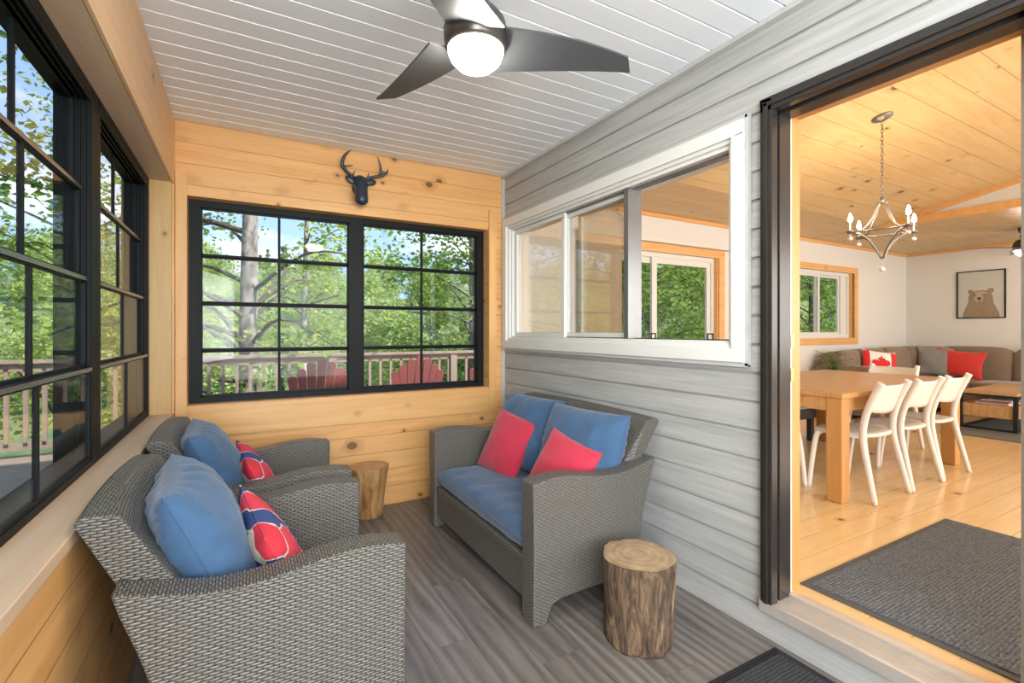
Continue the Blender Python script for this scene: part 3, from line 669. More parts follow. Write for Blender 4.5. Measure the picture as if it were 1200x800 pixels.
# ================================================================== wicker seats
def seat_unit(name, width, loc, rz, label, cat, group=None):
    """front at local x=0 facing +x, depth to -x, width along y centred"""
    r = empty(name, loc, rz, label, cat, group); hw = width/2; aw = .105
    prof = [(.0, .0), (.008, .30), (.0, .628), (.10, .642), (.22, .640), (.34, .620), (.44, .609), (.54, .612), (.64, .634), (.735, .658),
            (.715, .59), (.69, .52), (.668, .45), (.650, .38), (.640, .30), (.638, .2), (.650, .1), (.672, 0), (.612, 0), (.592, .075), (.55, .093), (.35, .098), (.15, .093), (.10, .075), (.068, 0)]
    top = tr([(s, z, 0) for s, z in prof[2:10]], 4); bk = tr([(s, z, 0) for s, z in prof[9:18]], 3)
    poly = [(-prof[0][0], 0), (-.004, .30)]+[(-v.x, v.y) for v in top]+[(-v.x, v.y) for v in bk[1:]]+[(-s, z) for s, z in prof[18:]]
    for sg in (1, -1):
        b = MB(); y0, y1 = sorted((sg*hw, sg*(hw-aw))); b.prism(poly, 1, y0, y1)
        b.build('arm', 'wicker', r, bevel=.008, uv=True)
        for s0 in (.008, .618):
            b = MB(); b.box(-s0-.045, -s0, y0+.02, y1-.02, -.0, .012); b.build('foot_cap', 'cap_dark', r)
    iw = hw-aw
    b = MB(); b.box(-.055, -.018, -iw, iw, .075, .262); b.box(-.06, -.012, -iw, iw, .235, .272); b.build('front_apron', 'wicker', r, bevel=.006, uv=True)
    b = MB(); b.box(-.60, -.05, -iw, iw, .20, .262); b.build('seat_deck', 'wicker', r, uv=True)
    b = MB(); b.box(-.62, -.585, -iw, iw, .09, .30); b.build('rear_apron', 'wicker', r, uv=True)
    # backrest: leaning slab, slightly curved in plan
    b = MB(); bw = hw-.05; n = 14; P = [(.505, .26), (.60, .60), (.712, .815), (.728, .836), (.80, .842), (.815, .825), (.70, .55), (.62, .26)]
    vs = []
    for i in range(n+1):
        a = 2*i/n-1; yy = a*(bw if True else 0)
        for k, (s, z) in enumerate(P):
            y2 = yy if z > .66 else a*min(bw, iw-.004) if z < .6 else a*min(bw, iw-.002)
            cv = .028*(1-a*a)*(1 if k < 4 else .25)*max(0, (z-.3)/.5)
            vs.append((-(s+cv), y2, z+.012*(1-a*a)*(z > .8)))
    m_ = len(P); fs = [(i*m_+k, i*m_+(k+1) % m_, (i+1)*m_+(k+1) % m_, (i+1)*m_+k) for i in range(n) for k in range(m_)]
    b.add(vs, fs); b.add(vs, [tuple(range(m_)), tuple(range(n*m_, n*m_+m_))[::-1]])
    b.build('backrest', 'wicker', r, bevel=.006, uv=True)
    return r
seat_unit('wicker_armchair', .80, (.452, 1.89, 0), 0, 'grey wicker armchair nearest the camera, filling the lower left', 'armchair', 'wicker armchairs under the long windows')
seat_unit('wicker_armchair', .79, (.462, 2.805, 0), 0, 'grey wicker armchair between the near armchair and the pine end wall', 'armchair', 'wicker armchairs under the long windows')
seat_unit('wicker_loveseat', 1.35, (1.105, 2.455, 0), PI, 'two-seat grey wicker loveseat against the grey siding', 'loveseat')

# seat cushions
def seat_cushion(w, d, t, mat, loc, label, group=None, rz=0):
    o = pillow_mesh(w, d, t, p=9, e=.30, pinch=.010, wr=.007, seed=loc[1]*3, ripple=.002, rk=12, n=60).build('seat_cushion', mat)
    o.location = loc; o.rotation_euler = (0, PI/2, rz); tag(o, label, 'cushion', group)
    piping_mb(w, d, .012, .004).build('piping', mat, o); return o
seat_cushion(1.13, .57, .135, 'blue_fabric', (1.41, 2.455, .335), 'long blue seat cushion on the wicker loveseat')
seat_cushion(.585, .54, .11, 'navy_fabric', (.165, 1.89, .322), 'dark navy seat cushion in the nearest armchair', 'armchair seat cushions')
seat_cushion(.575, .54, .11, 'navy_fabric', (.175, 2.805, .322), 'dark navy seat cushion in the armchair nearer the pine wall', 'armchair seat cushions')
# back cushions
R = math.radians
cushion('back_cushion', .60, .48, .21, 'blue_fabric', (1.645, 2.745, .635), (0, R(20), R(4)), 'blue back cushion on the loveseat, the one nearer the pine wall', 'cushion', 'blue back cushions', p=3.2, e=.5, pinch=.03, seed=1, ripple=.008, wr=.010)
cushion('back_cushion', .60, .48, .21, 'blue_fabric', (1.645, 2.165, .63), (0, R(20), R(6)), 'blue back cushion on the loveseat, the one nearer the log stool', 'cushion', 'blue back cushions', p=3.2, e=.5, pinch=.03, seed=4, ripple=.008, wr=.010)
cushion('back_cushion', .56, .48, .25, 'blue_fabric', (-.115, 1.90, .625), (R(0), R(-24), R(4)), 'blue back cushion in the nearest armchair', 'cushion', 'blue back cushions', p=2.6, e=.5, pinch=.05, seed=7, ripple=.014, wr=.012)
cushion('back_cushion', .54, .46, .24, 'blue_fabric', (-.125, 2.80, .625), (R(0), R(-25), R(2)), 'blue back cushion in the armchair nearer the pine wall', 'cushion', 'blue back cushions', p=2.6, e=.5, pinch=.05, seed=9, ripple=.014, wr=.012)
# throw pillows
cushion('throw_pillow', .38, .41, .15, 'red_fabric', (1.495, 2.735, .565), (R(9), R(24), R(14)), 'plain red pillow on the loveseat end nearer the pine wall', 'pillow', 'red pillows on the loveseat', pipe=False, pinch=.06, seed=12, ripple=.003)
cushion('throw_pillow', .37, .39, .15, 'red_fabric', (1.48, 2.11, .545), (R(14), R(26), R(16)), 'plain red pillow on the loveseat end nearer the log stool', 'pillow', 'red pillows on the loveseat', pipe=False, pinch=.06, seed=15, ripple=.003)
cushion('patterned_pillow', .42, .40, .15, 'swirl_fabric', (.10, 1.86, .525), (R(8), R(-24), R(6)), 'navy and red patterned pillow in the nearest armchair', 'pillow', 'patterned pillows', pipe=True, pinch=.06, seed=18, ripple=.003)
cushion('patterned_pillow', .42, .40, .15, 'swirl_fabric', (.075, 2.78, .52), (R(6), R(-25), R(4)), 'navy and red patterned pillow in the armchair nearer the pine wall', 'pillow', 'patterned pillows', pipe=True, pinch=.06, seed=21, ripple=.003)

# ================================================================== log stools
def log_stool(loc, h, rt, rb, bark_m, end_m, label, seed, ecc=1.0, rz=0, top_lip=0):
    r = empty('log_stool', loc, rz, label, 'stool')
    def rad(a, z):
        v = Vector((math.cos(a)*1.6, math.sin(a)*1.6, z*1.5+seed))
        return (1+.10*noise.noise(v)+.035*noise.noise(v*3.1)+.018*noise.noise(Vector((math.cos(a)*9, math.sin(a)*9, z*3+seed))))
    n, k = 72, 24; b = MB(); vs = []
    for i in range(k+1):
        z = h*i/k
        for j in range(n):
            a = 2*PI*j/n; f = i/k; R_ = (rb+(rt-rb)*f**1.6)*rad(a, z)
            if i in (0, k): R_ *= .985
            vs.append((R_*math.cos(a)*ecc, R_*math.sin(a), z))
    b.add(vs, [(i*n+j, i*n+(j+1) % n, (i+1)*n+(j+1) % n, (i+1)*n+j) for i in range(k) for j in range(n)], 0, True)
    b.add([vs[j] for j in range(n)], [tuple(range(n))[::-1]])
    b.build('bark', bark_m, r)
    t = MB(); tv = [vs[k*n+j] for j in range(n)]
    t.add([(0, 0, h+.002)]+[(x*.5, y*.5, h+.002) for x, y, z in tv]+[(x*.992, y*.992, h) for x, y, z in tv], [(0, 1+j, 1+(j+1) % n) for j in range(n)]+[(1+j, n+1+j, n+1+(j+1) % n, 1+(j+1) % n) for j in range(n)], 0, True)
    t.build('cut_top', end_m, r)
    return r
log_stool((1.465, 1.520, 0), .352, .150, .138, 'bark', 'log_end', 'round bark-covered log stool beside the loveseat', 2.3, rz=.4)
log_stool((.775, 3.44, 0), .352, .128, .085, 'polished_log', 'log_end_red', 'varnished tree stump stool by the pine wall between armchair and loveseat', 5.1, ecc=1.1)

# ================================================================== porch mat and house mat
def door_mat(x0, x1, y0, y1, z, m1, m2, label, edge=.035):
    r = empty('door_mat', ((x0+x1)/2, (y0+y1)/2, z), 0, label, 'mat'); w, h = (x1-x0)/2, (y1-y0)/2
    b = MB(); b.box(-w, w, -h, h, 0, .006); b.build('rubber_border', m2, r, bevel=.003)
    b = MB(); b.box(-w+edge, w-edge, -h+edge, h-edge, .006, .011); b.build('pile', m1, r)
    if m1 == 'mat_black':
        for o_ in (.012, .024):
            b = MB(); b.box(-w+o_, w-o_, h-o_-.006, h-o_, .006, .010); b.build('border_rib', m2, r)
door_mat(1.25, 1.905, .35, 1.19, 0, 'mat_black', 'mat_rubber_black', 'black doormat on the porch floor below the doorway')
door_mat(2.21, 3.75, .30, 1.265, FL, 'mat_charcoal', 'mat_rubber', 'large charcoal ribbed mat on the pine floor inside the doorway')

# ================================================================== ceiling fan (porch)
def fan(loc, zdrop, label, a0, mat_blade, lit, R_=.64, scale=1):
    r = empty('ceiling_fan', loc, 0, label, 'ceiling fan')
    b = MB(); b.lathe([(0, 0), (.062, 0), (.064, -.03), (.055, -.06), (.03, -.075), (0, -.075)]); b.build('canopy', 'bronze', r)
    b = MB(); b.tube([(0, 0, -.04), (0, 0, -zdrop+.1)], .02, 16); b.lathe([(.02, -zdrop+.19), (.042, -zdrop+.18), (.046, -zdrop+.15), (.04, -zdrop+.11)]); b.build('downrod', 'bronze', r)
    b = MB(); z = -zdrop
    b.lathe([(0, z+.12), (.045, z+.12), (.080, z+.105), (.103, z+.075), (.112, z+.04), (.112, z+.01), (.107, z-.015), (.099, z-.024), (.092, z-.024)], n=40); b.build('motor_housing', 'bronze', r)
    b = MB(); b.lathe([(.1133, z+.040), (.1133, z+.034)], n=40); b.build('trim_ring', 'nickel', r)
    b = MB(); b.lathe([(.097, z-.022), (.096, z-.035), (.086, z-.060), (.064, z-.082), (.034, z-.094), (0, z-.098)], n=40); b.build('light_glass', 'lamp_glass', r)
    for k in range(3):
        a = a0+k*2*PI/3; M = Matrix.Translation((0, 0, z+.01)) @ Matrix.Rotation(a, 4, 'Z') @ Matrix.Rotation(R(-12), 4, 'X')
        n = 16; top = []; bot = []
        for i in range(n+1):
            f = i/n; x = .09+(R_-.09)*f
            w0 = .105*(1-f)**1.25+.030; w1 = -.075+.035*f-.02*math.sin(f*PI)
            if f > .97: pass
            top.append((x+.02*f, w0)); bot.append((x-.025*f, w1))
        b = MB(); vs = []
        for (x, y) in top: vs += [M @ Vector((x, y, .005)), M @ Vector((x, y, -.003))]
        for (x, y) in bot: vs += [M @ Vector((x, y, .005)), M @ Vector((x, y, -.003))]
        o_ = 2*(n+1); fs = []
        for i in range(n):
            fs += [(2*i, 2*i+2, o_+2*i+2, o_+2*i), (2*i+1, o_+2*i+1, o_+2*i+3, 2*i+3), (2*i, 2*i+1, 2*i+3, 2*i+2), (o_+2*i, o_+2*i+2, o_+2*i+3, o_+2*i+1)]
        fs += [(0, o_, o_+1, 1), (2*n, 2*n+1, o_+2*n+1, o_+2*n)]
        b.add(vs, fs, 0); b.build('blade', mat_blade, r)
    return r
fan((.712, 1.53, ZC), .30, 'dark three-blade ceiling fan with glowing light on the porch soffit', R(-13.5), 'fan_blade', True, .60)
fan((8.55, 2.10, 2.60), .26, 'dark ceiling fan over the sofa, half hidden by the door frame', R(143), 'bronze', True, .70)

# ================================================================== deer head
dh = empty('deer_head', (.733, 3.60, 2.35), 0, 'dark blue deer head with antlers mounted above the end window', 'wall decoration')
def dd(x, z, y=3.55): return (x-.733, y-3.60, z-2.35)
b = MB()
b.tube(tr([dd(.733, 2.33, 3.598), dd(.733, 2.34, 3.57), dd(.733, 2.375, 3.545), dd(.733, 2.355, 3.52), dd(.733, 2.30, 3.50), dd(.732, 2.25, 3.49), dd(.732, 2.215, 3.49), dd(.732, 2.195, 3.495)], 4),
       [.045, .047, .05, .05, .05, .049, .047, .045, .044, .045, .046, .047, .047, .046, .046, .045, .044, .044, .044, .044, .045, .046, .046, .045, .042, .036, .03, .016, .008][:29], 20, flat=1.0)
b.ball(dd(.733, 2.385, 3.545), (.052, .04, .03), 16)
b.build('head', 'deer_paint', dh)
for sg in (-1, 1):
    M = Matrix.Rotation(sg*R(-20 if sg < 0 else -12), 3, 'Y'); b = MB(); c = (.680, 2.378) if sg < 0 else (.800, 2.383)
    b.ball(dd(c[0], c[1], 3.55), (.052, .012, .025), 14, M=Matrix.Rotation(R(24 if sg < 0 else -8), 3, 'Y')); b.build('ear', 'deer_paint', dh)
    b = MB(); b.ball(dd(.733+sg*.036, 2.335, 3.485), .008, 10); b.build('eye', 'black_frame', dh)
ants = [([(.712, 2.395), (.67, 2.415), (.628, 2.445), (.608, 2.475), (.615, 2.52), (.638, 2.555), (.664, 2.577)], [.012, .012, .012, .013, .011, .007, .002], [([(.612, 2.474), (.645, 2.473), (.683, 2.482)], [.007, .005, .002]), ([(.682, 2.41), (.688, 2.428), (.697, 2.447)], [.008, .005, .002])]),
        ([(.752, 2.392), (.80, 2.412), (.85, 2.428), (.895, 2.442), (.918, 2.462), (.926, 2.486)], [.012, .012, .011, .011, .008, .003], [([(.876, 2.436), (.880, 2.475), (.872, 2.52), (.850, 2.570)], [.011, .010, .007, .002]), ([(.790, 2.408), (.789, 2.425), (.793, 2.445)], [.008, .005, .002]), ([(.882, 2.482), (.905, 2.470), (.925, 2.468)], [.006, .004, .003])])]
for main, rr, ts in ants:
    b = MB()
    def sm(pts, rad, yy):
        P = tr([dd(x, z, yy-.01*i) for i, (x, z) in enumerate(pts)], 5); k = len(P); rs = []
        for i in range(k):
            f = i/(k-1)*(len(rad)-1); j = min(int(f), len(rad)-2); rs.append(rad[j]+(rad[j+1]-rad[j])*(f-j))
        b.tube(P, rs, 8)
    sm(main, rr, 3.56)
    for p_, r_ in ts: sm(p_, r_, 3.55)
    b.build('antler', 'deer_paint', dh)

# ================================================================== chandelier
CX, CY = 4.053, 1.726; cz = 2.60+sl*(YK-CY)
ch = empty('chandelier', (CX, CY, cz), 0, 'four-candle nickel chandelier with crystal drops over the dining table', 'chandelier')
def cc(x, y, z): return Vector((x, y, z-cz))
b = MB(); M = Matrix.Rotation(math.atan(sl)*-1, 4, 'X'); b.lathe([(0, 0), (.065, 0), (.064, -.008), (.03, -.024), (.012, -.03), (0, -.03)], M=M); b.build('canopy', 'nickel', ch)
b = MB(); z = cz-.03; k = 0
while z > 2.27:
    for q in range(8):
        a0, a1 = 2*PI*q/8, 2*PI*(q+1)/8
        def lp(a): return cc(.008*math.cos(a), 0, z-.015+.018*math.sin(a)) if k % 2 else cc(0, .008*math.cos(a), z-.015+.018*math.sin(a))
        b.tube([lp(a0), lp(a1)], .0022, 5, cap=False)
    z -= .028; k += 1
b.build('chain', 'nickel', ch)
b = MB(); b.tube([cc(0, 0, 2.275), cc(0, 0, 2.225)], .014, 12); b.lathe([(.0, 2.235-cz), (.03, 2.235-cz), (.03, 2.228-cz), (0, 2.225-cz)]); b.build('top_hub', 'nickel', ch)
dirs = [(.872, -.489), (.489, .872), (-.872, .489), (-.489, -.872)]
RR = .215; cor = [(dx*RR, dy*RR) for dx, dy in dirs]
for i, (dx, dy) in enumerate(dirs):
    b = MB(); P = tr([(dx*r_, dy*r_, z_-cz) for r_, z_ in ((.022, 2.235), (.045, 2.19), (.075, 2.12), (.12, 2.06), (.17, 2.03), (.215, 2.02))], 4); b.tube(P, .0085, 6, flat=.6)
    P = tr([(dx*r_, dy*r_, z_-cz) for r_, z_ in ((.215, 2.02), (.15, 2.0), (.09, 1.955), (.04, 1.89), (.008, 1.83))], 4); b.tube(P, .0085, 6, flat=.6); b.build('curved_arm', 'nickel', ch)
    ax, ay = cor[i]; bx_, by_ = cor[(i+1) % 4]
    b = MB(); b.tube([(ax, ay, 2.02-cz), (bx_, by_, 2.02-cz)], .006, 6); b.build('ring_bar', 'nickel', ch)
    c = empty('candle_socket'); c.parent = ch; c.location = (ax*1.08, ay*1.08, 2.02-cz)
    b = MB(); b.lathe([(0, -.008), (.02, -.008), (.024, .004), (.024, .008), (.010, .010), (.010, .07), (0, .07)], n=16); so = b.build('cup', 'nickel', ch, loc=(ax*1.08, ay*1.08, 2.02-cz))
    bpy.data.objects.remove(c)
    b = MB(); b.lathe([(.008, .07), (.014, .085), (.015, .095), (.010, .115), (.003, .135), (0, .137)], n=14); b.build('bulb', 'bulb_glow', so)
    b = MB(); b.tube([(0, 0, -.008), (0, 0, -.035)], .0015, 5); b.ball((0, 0, -.048), (.0165, .0165, .015), 8); b.build('crystal_drop', 'crystal', so)
    light('candle_light', 'POINT', (CX+ax*1.08, CY+ay*1.08, 2.16), 3.6, (1, .80, .55), size=.03).parent = None
b = MB(); b.tube([cc(0, 0, 1.835), cc(0, 0, 1.77)], .0015, 5); b.ball(cc(0, 0, 1.75), (.021, .021, .018), 8); b.build('crystal_drop', 'crystal', ch)
# ================================================================== dining table + chairs
TZ = .885
dt = empty('dining_table', (4.48, 2.27, FL), 0, 'long solid pine dining table inside the house', 'dining table')
def loc_(x0, x1, y0, y1, z0, z1, n, m, par=dt, bev=.006):
    b = MB(); cx, cy, cz_ = par.location; b.box(x0-cx, x1-cx, y0-cy, y1-cy, z0-cz_, z1-cz_); return b.build(n, m, par, bevel=bev)
loc_(3.455, 5.52, 1.695, 2.87, TZ-.034, TZ, 'tabletop', 'table_wood')
for (x0, y0) in ((3.465, 1.705), (3.465, 2.76), (5.30, 1.72), (5.30, 2.76)): loc_(x0, x0+.1, y0, y0+.1, FL, TZ-.034, 'leg', 'table_leg_wood')
loc_(3.565, 5.30, 1.73, 1.755, TZ-.13, TZ-.034, 'apron', 'table_wood'); loc_(3.565, 5.30, 2.80, 2.825, TZ-.13, TZ-.034, 'apron', 'table_wood')
loc_(3.49, 3.515, 1.805, 2.76, TZ-.13, TZ-.034, 'apron', 'table_wood'); loc_(5.35, 5.375, 1.82, 2.76, TZ-.13, TZ-.034, 'apron', 'table_wood')
dr = loc_(3.484, 3.492, 1.95, 2.6, TZ-.12, TZ-.045, 'drawer', 'table_wood'); b = MB(); b.tube([(3.47-4.48, 2.0-2.27, .66), (3.47-4.48, 2.09-2.27, .66)], .005, 8); b.build('drawer_pull', 'steel_black', dt)

def dining_chair(loc, rz, label):
    r = empty('dining_chair', loc, rz, label, 'chair', 'white plastic dining chairs')
    m = 'white_plastic'
    # seat: rounded slab, dished
    n = 16; b = MB(); top = []; 
    def outline(a):
        c, s = math.cos(a), math.sin(a); e = .62
        x = .215*abs(c)**e*(1 if c > 0 else -1); y = .205*abs(s)**e*(1 if s > 0 else -1)+.25
        if y > .25: x *= 1.0+.05
        return x, y
    K = 40; vs = []
    for ring_, (f, dz) in enumerate(((0, .438), (.5, .441), (.88, .447), (1.0, .440), (.98, .424), (.5, .420), (0, .418))):
        for i in range(K):
            x, y = outline(2*PI*i/K); vs.append((x*f, .25+(y-.25)*f, dz-(.012 if y > .38 and f > .9 else 0)))
    fs = [(q*K+i, q*K+(i+1) % K, (q+1)*K+(i+1) % K, (q+1)*K+i) for q in range(6) for i in range(K)]
    b.add(vs, fs, 0, True); b.build('seat', m, r)
    for sg in (-1, 1):
        b = MB(); P = tr([(sg*.243, .0, 0), (sg*.228, .045, .2), (sg*.212, .085, .40), (sg*.205, .085, .52), (sg*.200, .055, .64), (sg*.196, .015, .74), (sg*.193, -.015, .805)], 4)
        b.tube(P, [.015+.006*math.sin(min(1, i/12)*PI/2) for i in range(len(P))], 8, flat=1.1); b.build('rear_leg', m, r)
        b = MB(); P = tr([(sg*.235, .43, 0), (sg*.222, .415, .2), (sg*.205, .395, .38), (sg*.185, .37, .425)], 4); b.tube(P, [.014+.007*i/len(P) for i in range(len(P))], 8); b.build('front_leg', m, r)
        b = MB(); b.tube([(sg*.208, .085, .425), (sg*.20, .38, .425)], .012, 8); b.build('seat_rail', m, r)
    # back panel, curved
    vs = []; nx, nz_ = 14, 8
    for t_ in (0, 1):
        for i in range(nx+1):
            a = 2*i/nx-1
            for j in range(nz_+1):
                f = j/nz_; zlow = .585+.02*a*a; z = zlow+(.785-zlow)*f
                yb = .072-(z-.585)*.36-.045*(1-a*a)*(1) + .012
                vs.append((a*(.205-.012*f), yb+(.011 if t_ else 0), z))
    s_ = (nx+1)*(nz_+1); fs = []
    for i in range(nx):
        for j in range(nz_):
            a = i*(nz_+1)+j; q = (a, a+nz_+1, a+nz_+2, a+1); fs += [q, tuple(s_+v for v in q[::-1])]
        a = i*(nz_+1); fs += [(a, s_+a, s_+a+nz_+1, a+nz_+1), (a+nz_, a+2*nz_+1, s_+a+2*nz_+1, s_+a+nz_)]
    b = MB(); b.add(vs, fs, 0, True); b.build('backrest', m, r)
    return r
c0 = dining_chair((3.885, 1.59, FL), 0, 'white dining chair pulled to the table side, nearest the doorway')
for (x, y, rz, lb) in ((4.41, 1.585, 0, 'white dining chair in the middle of the row of three along the table'), (4.93, 1.59, 0, 'white dining chair of the row of three, nearest the coffee table'),
                       (5.80, 2.37, PI/2, 'white dining chair at the table end, only its top edge showing'), (3.20, 2.27, -PI/2, 'white dining chair at the table end half hidden by the door frame')):
    c = copy_tree(c0, None, lb); c.location = (x, y, FL); c.rotation_euler = (0, 0, rz)

# bench under the sliding door
be = empty('bench', (4.65, 3.03, FL), 0, 'low black bench with a pale padded top behind the dining table', 'bench')
b = MB(); b.box(-.62, .62, -.19, .19, .24, .34); b.build('bench_frame', 'bench_black', be, bevel=.004)
b = MB(); b.box(-.60, .60, -.18, .18, .34, .365); b.build('bench_pad', 'bench_pad', be, bevel=.01)
for sx in (-1, 1):
    for sy in (-1, 1): b = MB(); b.box(sx*.56-.025, sx*.56+.025, sy*.16-.025, sy*.16+.025, 0, .24); b.build('leg', 'bench_black', be)

# ================================================================== sofa (L-shaped)
so = empty('corner_sofa', (9.3, 3.3, FL), 0, 'brown fabric L-shaped corner sofa below the bear picture', 'sofa')
def blob(x0, x1, y0, y1, z0, z1, nm, p=6, par=so, mat='sofa_fabric', rot=None):
    """soft box from min/max in world coords"""
    b = MB(); n = 14; cx, cy, cz_ = (x0+x1)/2, (y0+y1)/2, (z0+z1)/2; hx, hy, hz = (x1-x0)/2, (y1-y0)/2, (z1-z0)/2; vs = []
    k = 17
    for i in range(k):
        ph = -PI/2+PI*i/(k-1)
        for j in range(32):
            th = 2*PI*j/32; c = lambda v, e=.38: abs(v)**e*(1 if v >= 0 else -1)
            v = Vector((hx*c(math.cos(ph))*c(math.cos(th)), hy*c(math.cos(ph))*c(math.sin(th)), hz*c(math.sin(ph))))
            if rot: v = rot @ v
            vs.append(v+Vector((cx, cy, cz_))-par.location)
    b.add(vs, [(i*32+j, i*32+(j+1) % 32, (i+1)*32+(j+1) % 32, (i+1)*32+j) for i in range(k-1) for j in range(32)], 0, True)
    return b.build(nm, mat, par)
b = MB(); ox, oy, oz = so.location
b.box(6.97-ox, 9.80-ox, 2.98-oy, 3.80-oy, .05, .30); b.box(8.95-ox, 9.80-ox, .9-oy, 3.0-oy, .05, .30)
b.prism([(8.95-ox, 2.98-oy), (8.6-ox, 2.98-oy), (8.95-ox, 2.62-oy)], 2, .05, .30); b.build('base', 'sofa_fabric', so, bevel=.03)
blob(7.02, 8.72, 2.93, 3.62, .42, .60, 'seat_cushion'); blob(8.65, 9.6, 2.75, 3.62, .42, .60, 'seat_cushion'); blob(8.88, 9.6, 1.85, 2.78, .42, .60, 'seat_cushion'); blob(8.88, 9.6, .95, 1.86, .42, .60, 'seat_cushion')
RX = Matrix.Rotation(R(-8), 3, 'X'); RY = Matrix.Rotation(R(8), 3, 'Y')
blob(6.98, 7.62, 3.40, 3.72, .45, 1.03, 'back_cushion', rot=RX); blob(7.60, 8.28, 3.40, 3.72, .45, 1.05, 'back_cushion', rot=RX); blob(8.26, 9.0, 3.40, 3.72, .45, 1.06, 'back_cushion', rot=RX)
blob(8.93, 9.63, 3.2, 3.6, .45, 1.07, 'back_cushion', rot=Matrix.Rotation(R(-45), 3, 'Z')); blob(9.44, 9.76, 2.45, 3.35, .45, 1.07, 'back_cushion', rot=RY); blob(9.44, 9.76, 1.62, 2.46, .45, 1.07, 'back_cushion', rot=RY); blob(9.44, 9.76, .9, 1.63, .45, 1.07, 'back_cushion', rot=RY)
blob(6.90, 7.10, 2.98, 3.80, .2, .85, 'armrest')
# sofa pillows
def thr(name, w, h, t, mat, loc, rz, tilt, label, roll=0, seed=3):
    return cushion(name, w, h, t, mat, loc, (roll, tilt, rz), label, 'pillow', None, pipe=False, pinch=.13, seed=seed, ripple=.002, n=24)
thr('throw_pillow', .46, .44, .16, 'grey_fabric', (9.12, 3.20, .84), R(-140), R(-12), 'grey square pillow in the corner of the brown sofa', R(-6), 33)
thr('throw_pillow', .58, .42, .16, 'bright_red_fabric', (9.24, 2.96, .82), R(-168), R(-14), 'bright red pillow beside the grey one on the brown sofa', R(-7), 36)
fp = cushion('flag_pillow', .42, .40, .15, 'flag_white', (7.60, 3.28, .84), (R(-8), R(-14), R(-128)), 'white pillow with a red maple leaf on the brown sofa', 'pillow', None, pipe=False, pinch=.10, seed=39, n=24)
# maple leaf drawn as raised appliqué on the pillow front (+x local)
leaf = [(0, 1), (.17, .68), (.36, .78), (.27, .28), (.5, .52), (.56, .38), (.88, .44), (.76, .16), (.98, .02), (.5, -.36), (.56, -.56), (.05, -.48), (.06, -.95), (-.06, -.95), (-.05, -.48), (-.56, -.56), (-.5, -.36), (-.98, .02), (-.76, .16), (-.88, .44), (-.56, .38), (-.5, .52), (-.27, .28), (-.36, .78), (-.17, .68)]
def on_pillow(y, z, w=.42, h=.40, t=.15): 
    a, c = y/(w/2), z/(h/2); return t/2*(max(0, 1-a*a)*max(0, 1-c*c))**.5+.006
bm = bmesh.new()
for s_ in (1,):
    vv = [bm.verts.new((0, x*.115, z*.115)) for x, z in leaf]; bm.faces.new(vv)
bmesh.ops.triangulate(bm, faces=bm.faces[:]); bmesh.ops.subdivide_edges(bm, edges=bm.edges[:], cuts=3, use_grid_fill=True)
for v in bm.verts: v.co.x = on_pillow(v.co.y, v.co.z)
me = bpy.data.meshes.new('maple_leaf'); bm.to_mesh(me); bm.free(); me.materials.append(MATS['flag_red']); o = bpy.data.objects.new('maple_leaf', me); C.objects.link(o); o.parent = fp
b = MB()
for y0 in (-.205, .135):
    b = MB()
    vs = [(on_pillow(y0+.07*i/5, -.18+.36*j/10), y0+.07*i/5, -.18+.36*j/10) for i in range(6) for j in range(11)]
    b.add(vs, [(i*11+j, (i+1)*11+j, (i+1)*11+j+1, i*11+j+1) for i in range(5) for j in range(10)], 0, True)
    b.build('red_band', 'flag_red', fp)

# ================================================================== coffee table, rug, magazines
b = MB(); b.box(-1.45, 1.45, -1.05, 1.05, 0, .012); rg = b.build('area_rug', 'rug_grey', bevel=.004); rg.location = (8.42, 1.35, FL); tag(rg, 'grey flat rug under the coffee table', 'rug')
ct = empty('coffee_table', (8.15, 2.15, FL), 0, 'oak coffee table with black metal frame and shelf', 'coffee table')
b = MB(); b.box(-.66, .66, -.25, .25, .42, .452); b.build('tabletop', 'coffee_wood', ct, bevel=.003)
b = MB(); b.box(-.64, .64, -.235, .235, .155, .30); b.build('drawer_box', 'coffee_wood', ct, bevel=.004)
for sx in (-1, 1):
    for sy in (-1, 1): b = MB(); x, y = sx*.645, sy*.235; b.box(x-.018, x+.018, y-.018, y+.018, .012, .42); b.build('leg', 'steel_black', ct)
    b = MB(); b.box(sx*.645-.015, sx*.645+.015, -.235, .235, .012, .035); b.build('rail', 'steel_black', ct); b = MB(); b.box(sx*.645-.015, sx*.645+.015, -.235, .235, .40, .42); b.build('rail', 'steel_black', ct)
b = MB(); b.box(-.645, .645, -.25, -.22, .012, .035); b.box(-.645, .645, .22, .25, .012, .035); b.box(-.645, .645, -.25, -.22, .395, .42); b.build('side_rail', 'steel_black', ct)
random.seed(3)
lbs = ['white magazine at the bottom of the pile in the coffee table shelf', 'grey magazine second from the bottom of the coffee table pile', 'red magazine in the coffee table pile, under a white one', 'white magazine above the red one in the coffee table pile', 'grey magazine on top of the coffee table pile']
for i, (mt, lb) in enumerate(zip(('mag_a', 'mag_d', 'mag_b', 'mag_a', 'mag_c'), lbs)):
    b = MB(); w = .15-.006*i; b.box(-w, w, -.115, .115, 0, .013); b.box(-w+.003, w-.003, -.112, .117, .002, .011)
    o = b.build('magazine', mt); o.location = (7.72+random.uniform(-.02, .02), 2.13+random.uniform(-.03, .03)-.02*i, FL+.30+.0135*i); o.rotation_euler = (0, 0, random.uniform(-.25, .25)+PI/2)
    tag(o, lb, 'magazine', 'magazines piled under the coffee table top')

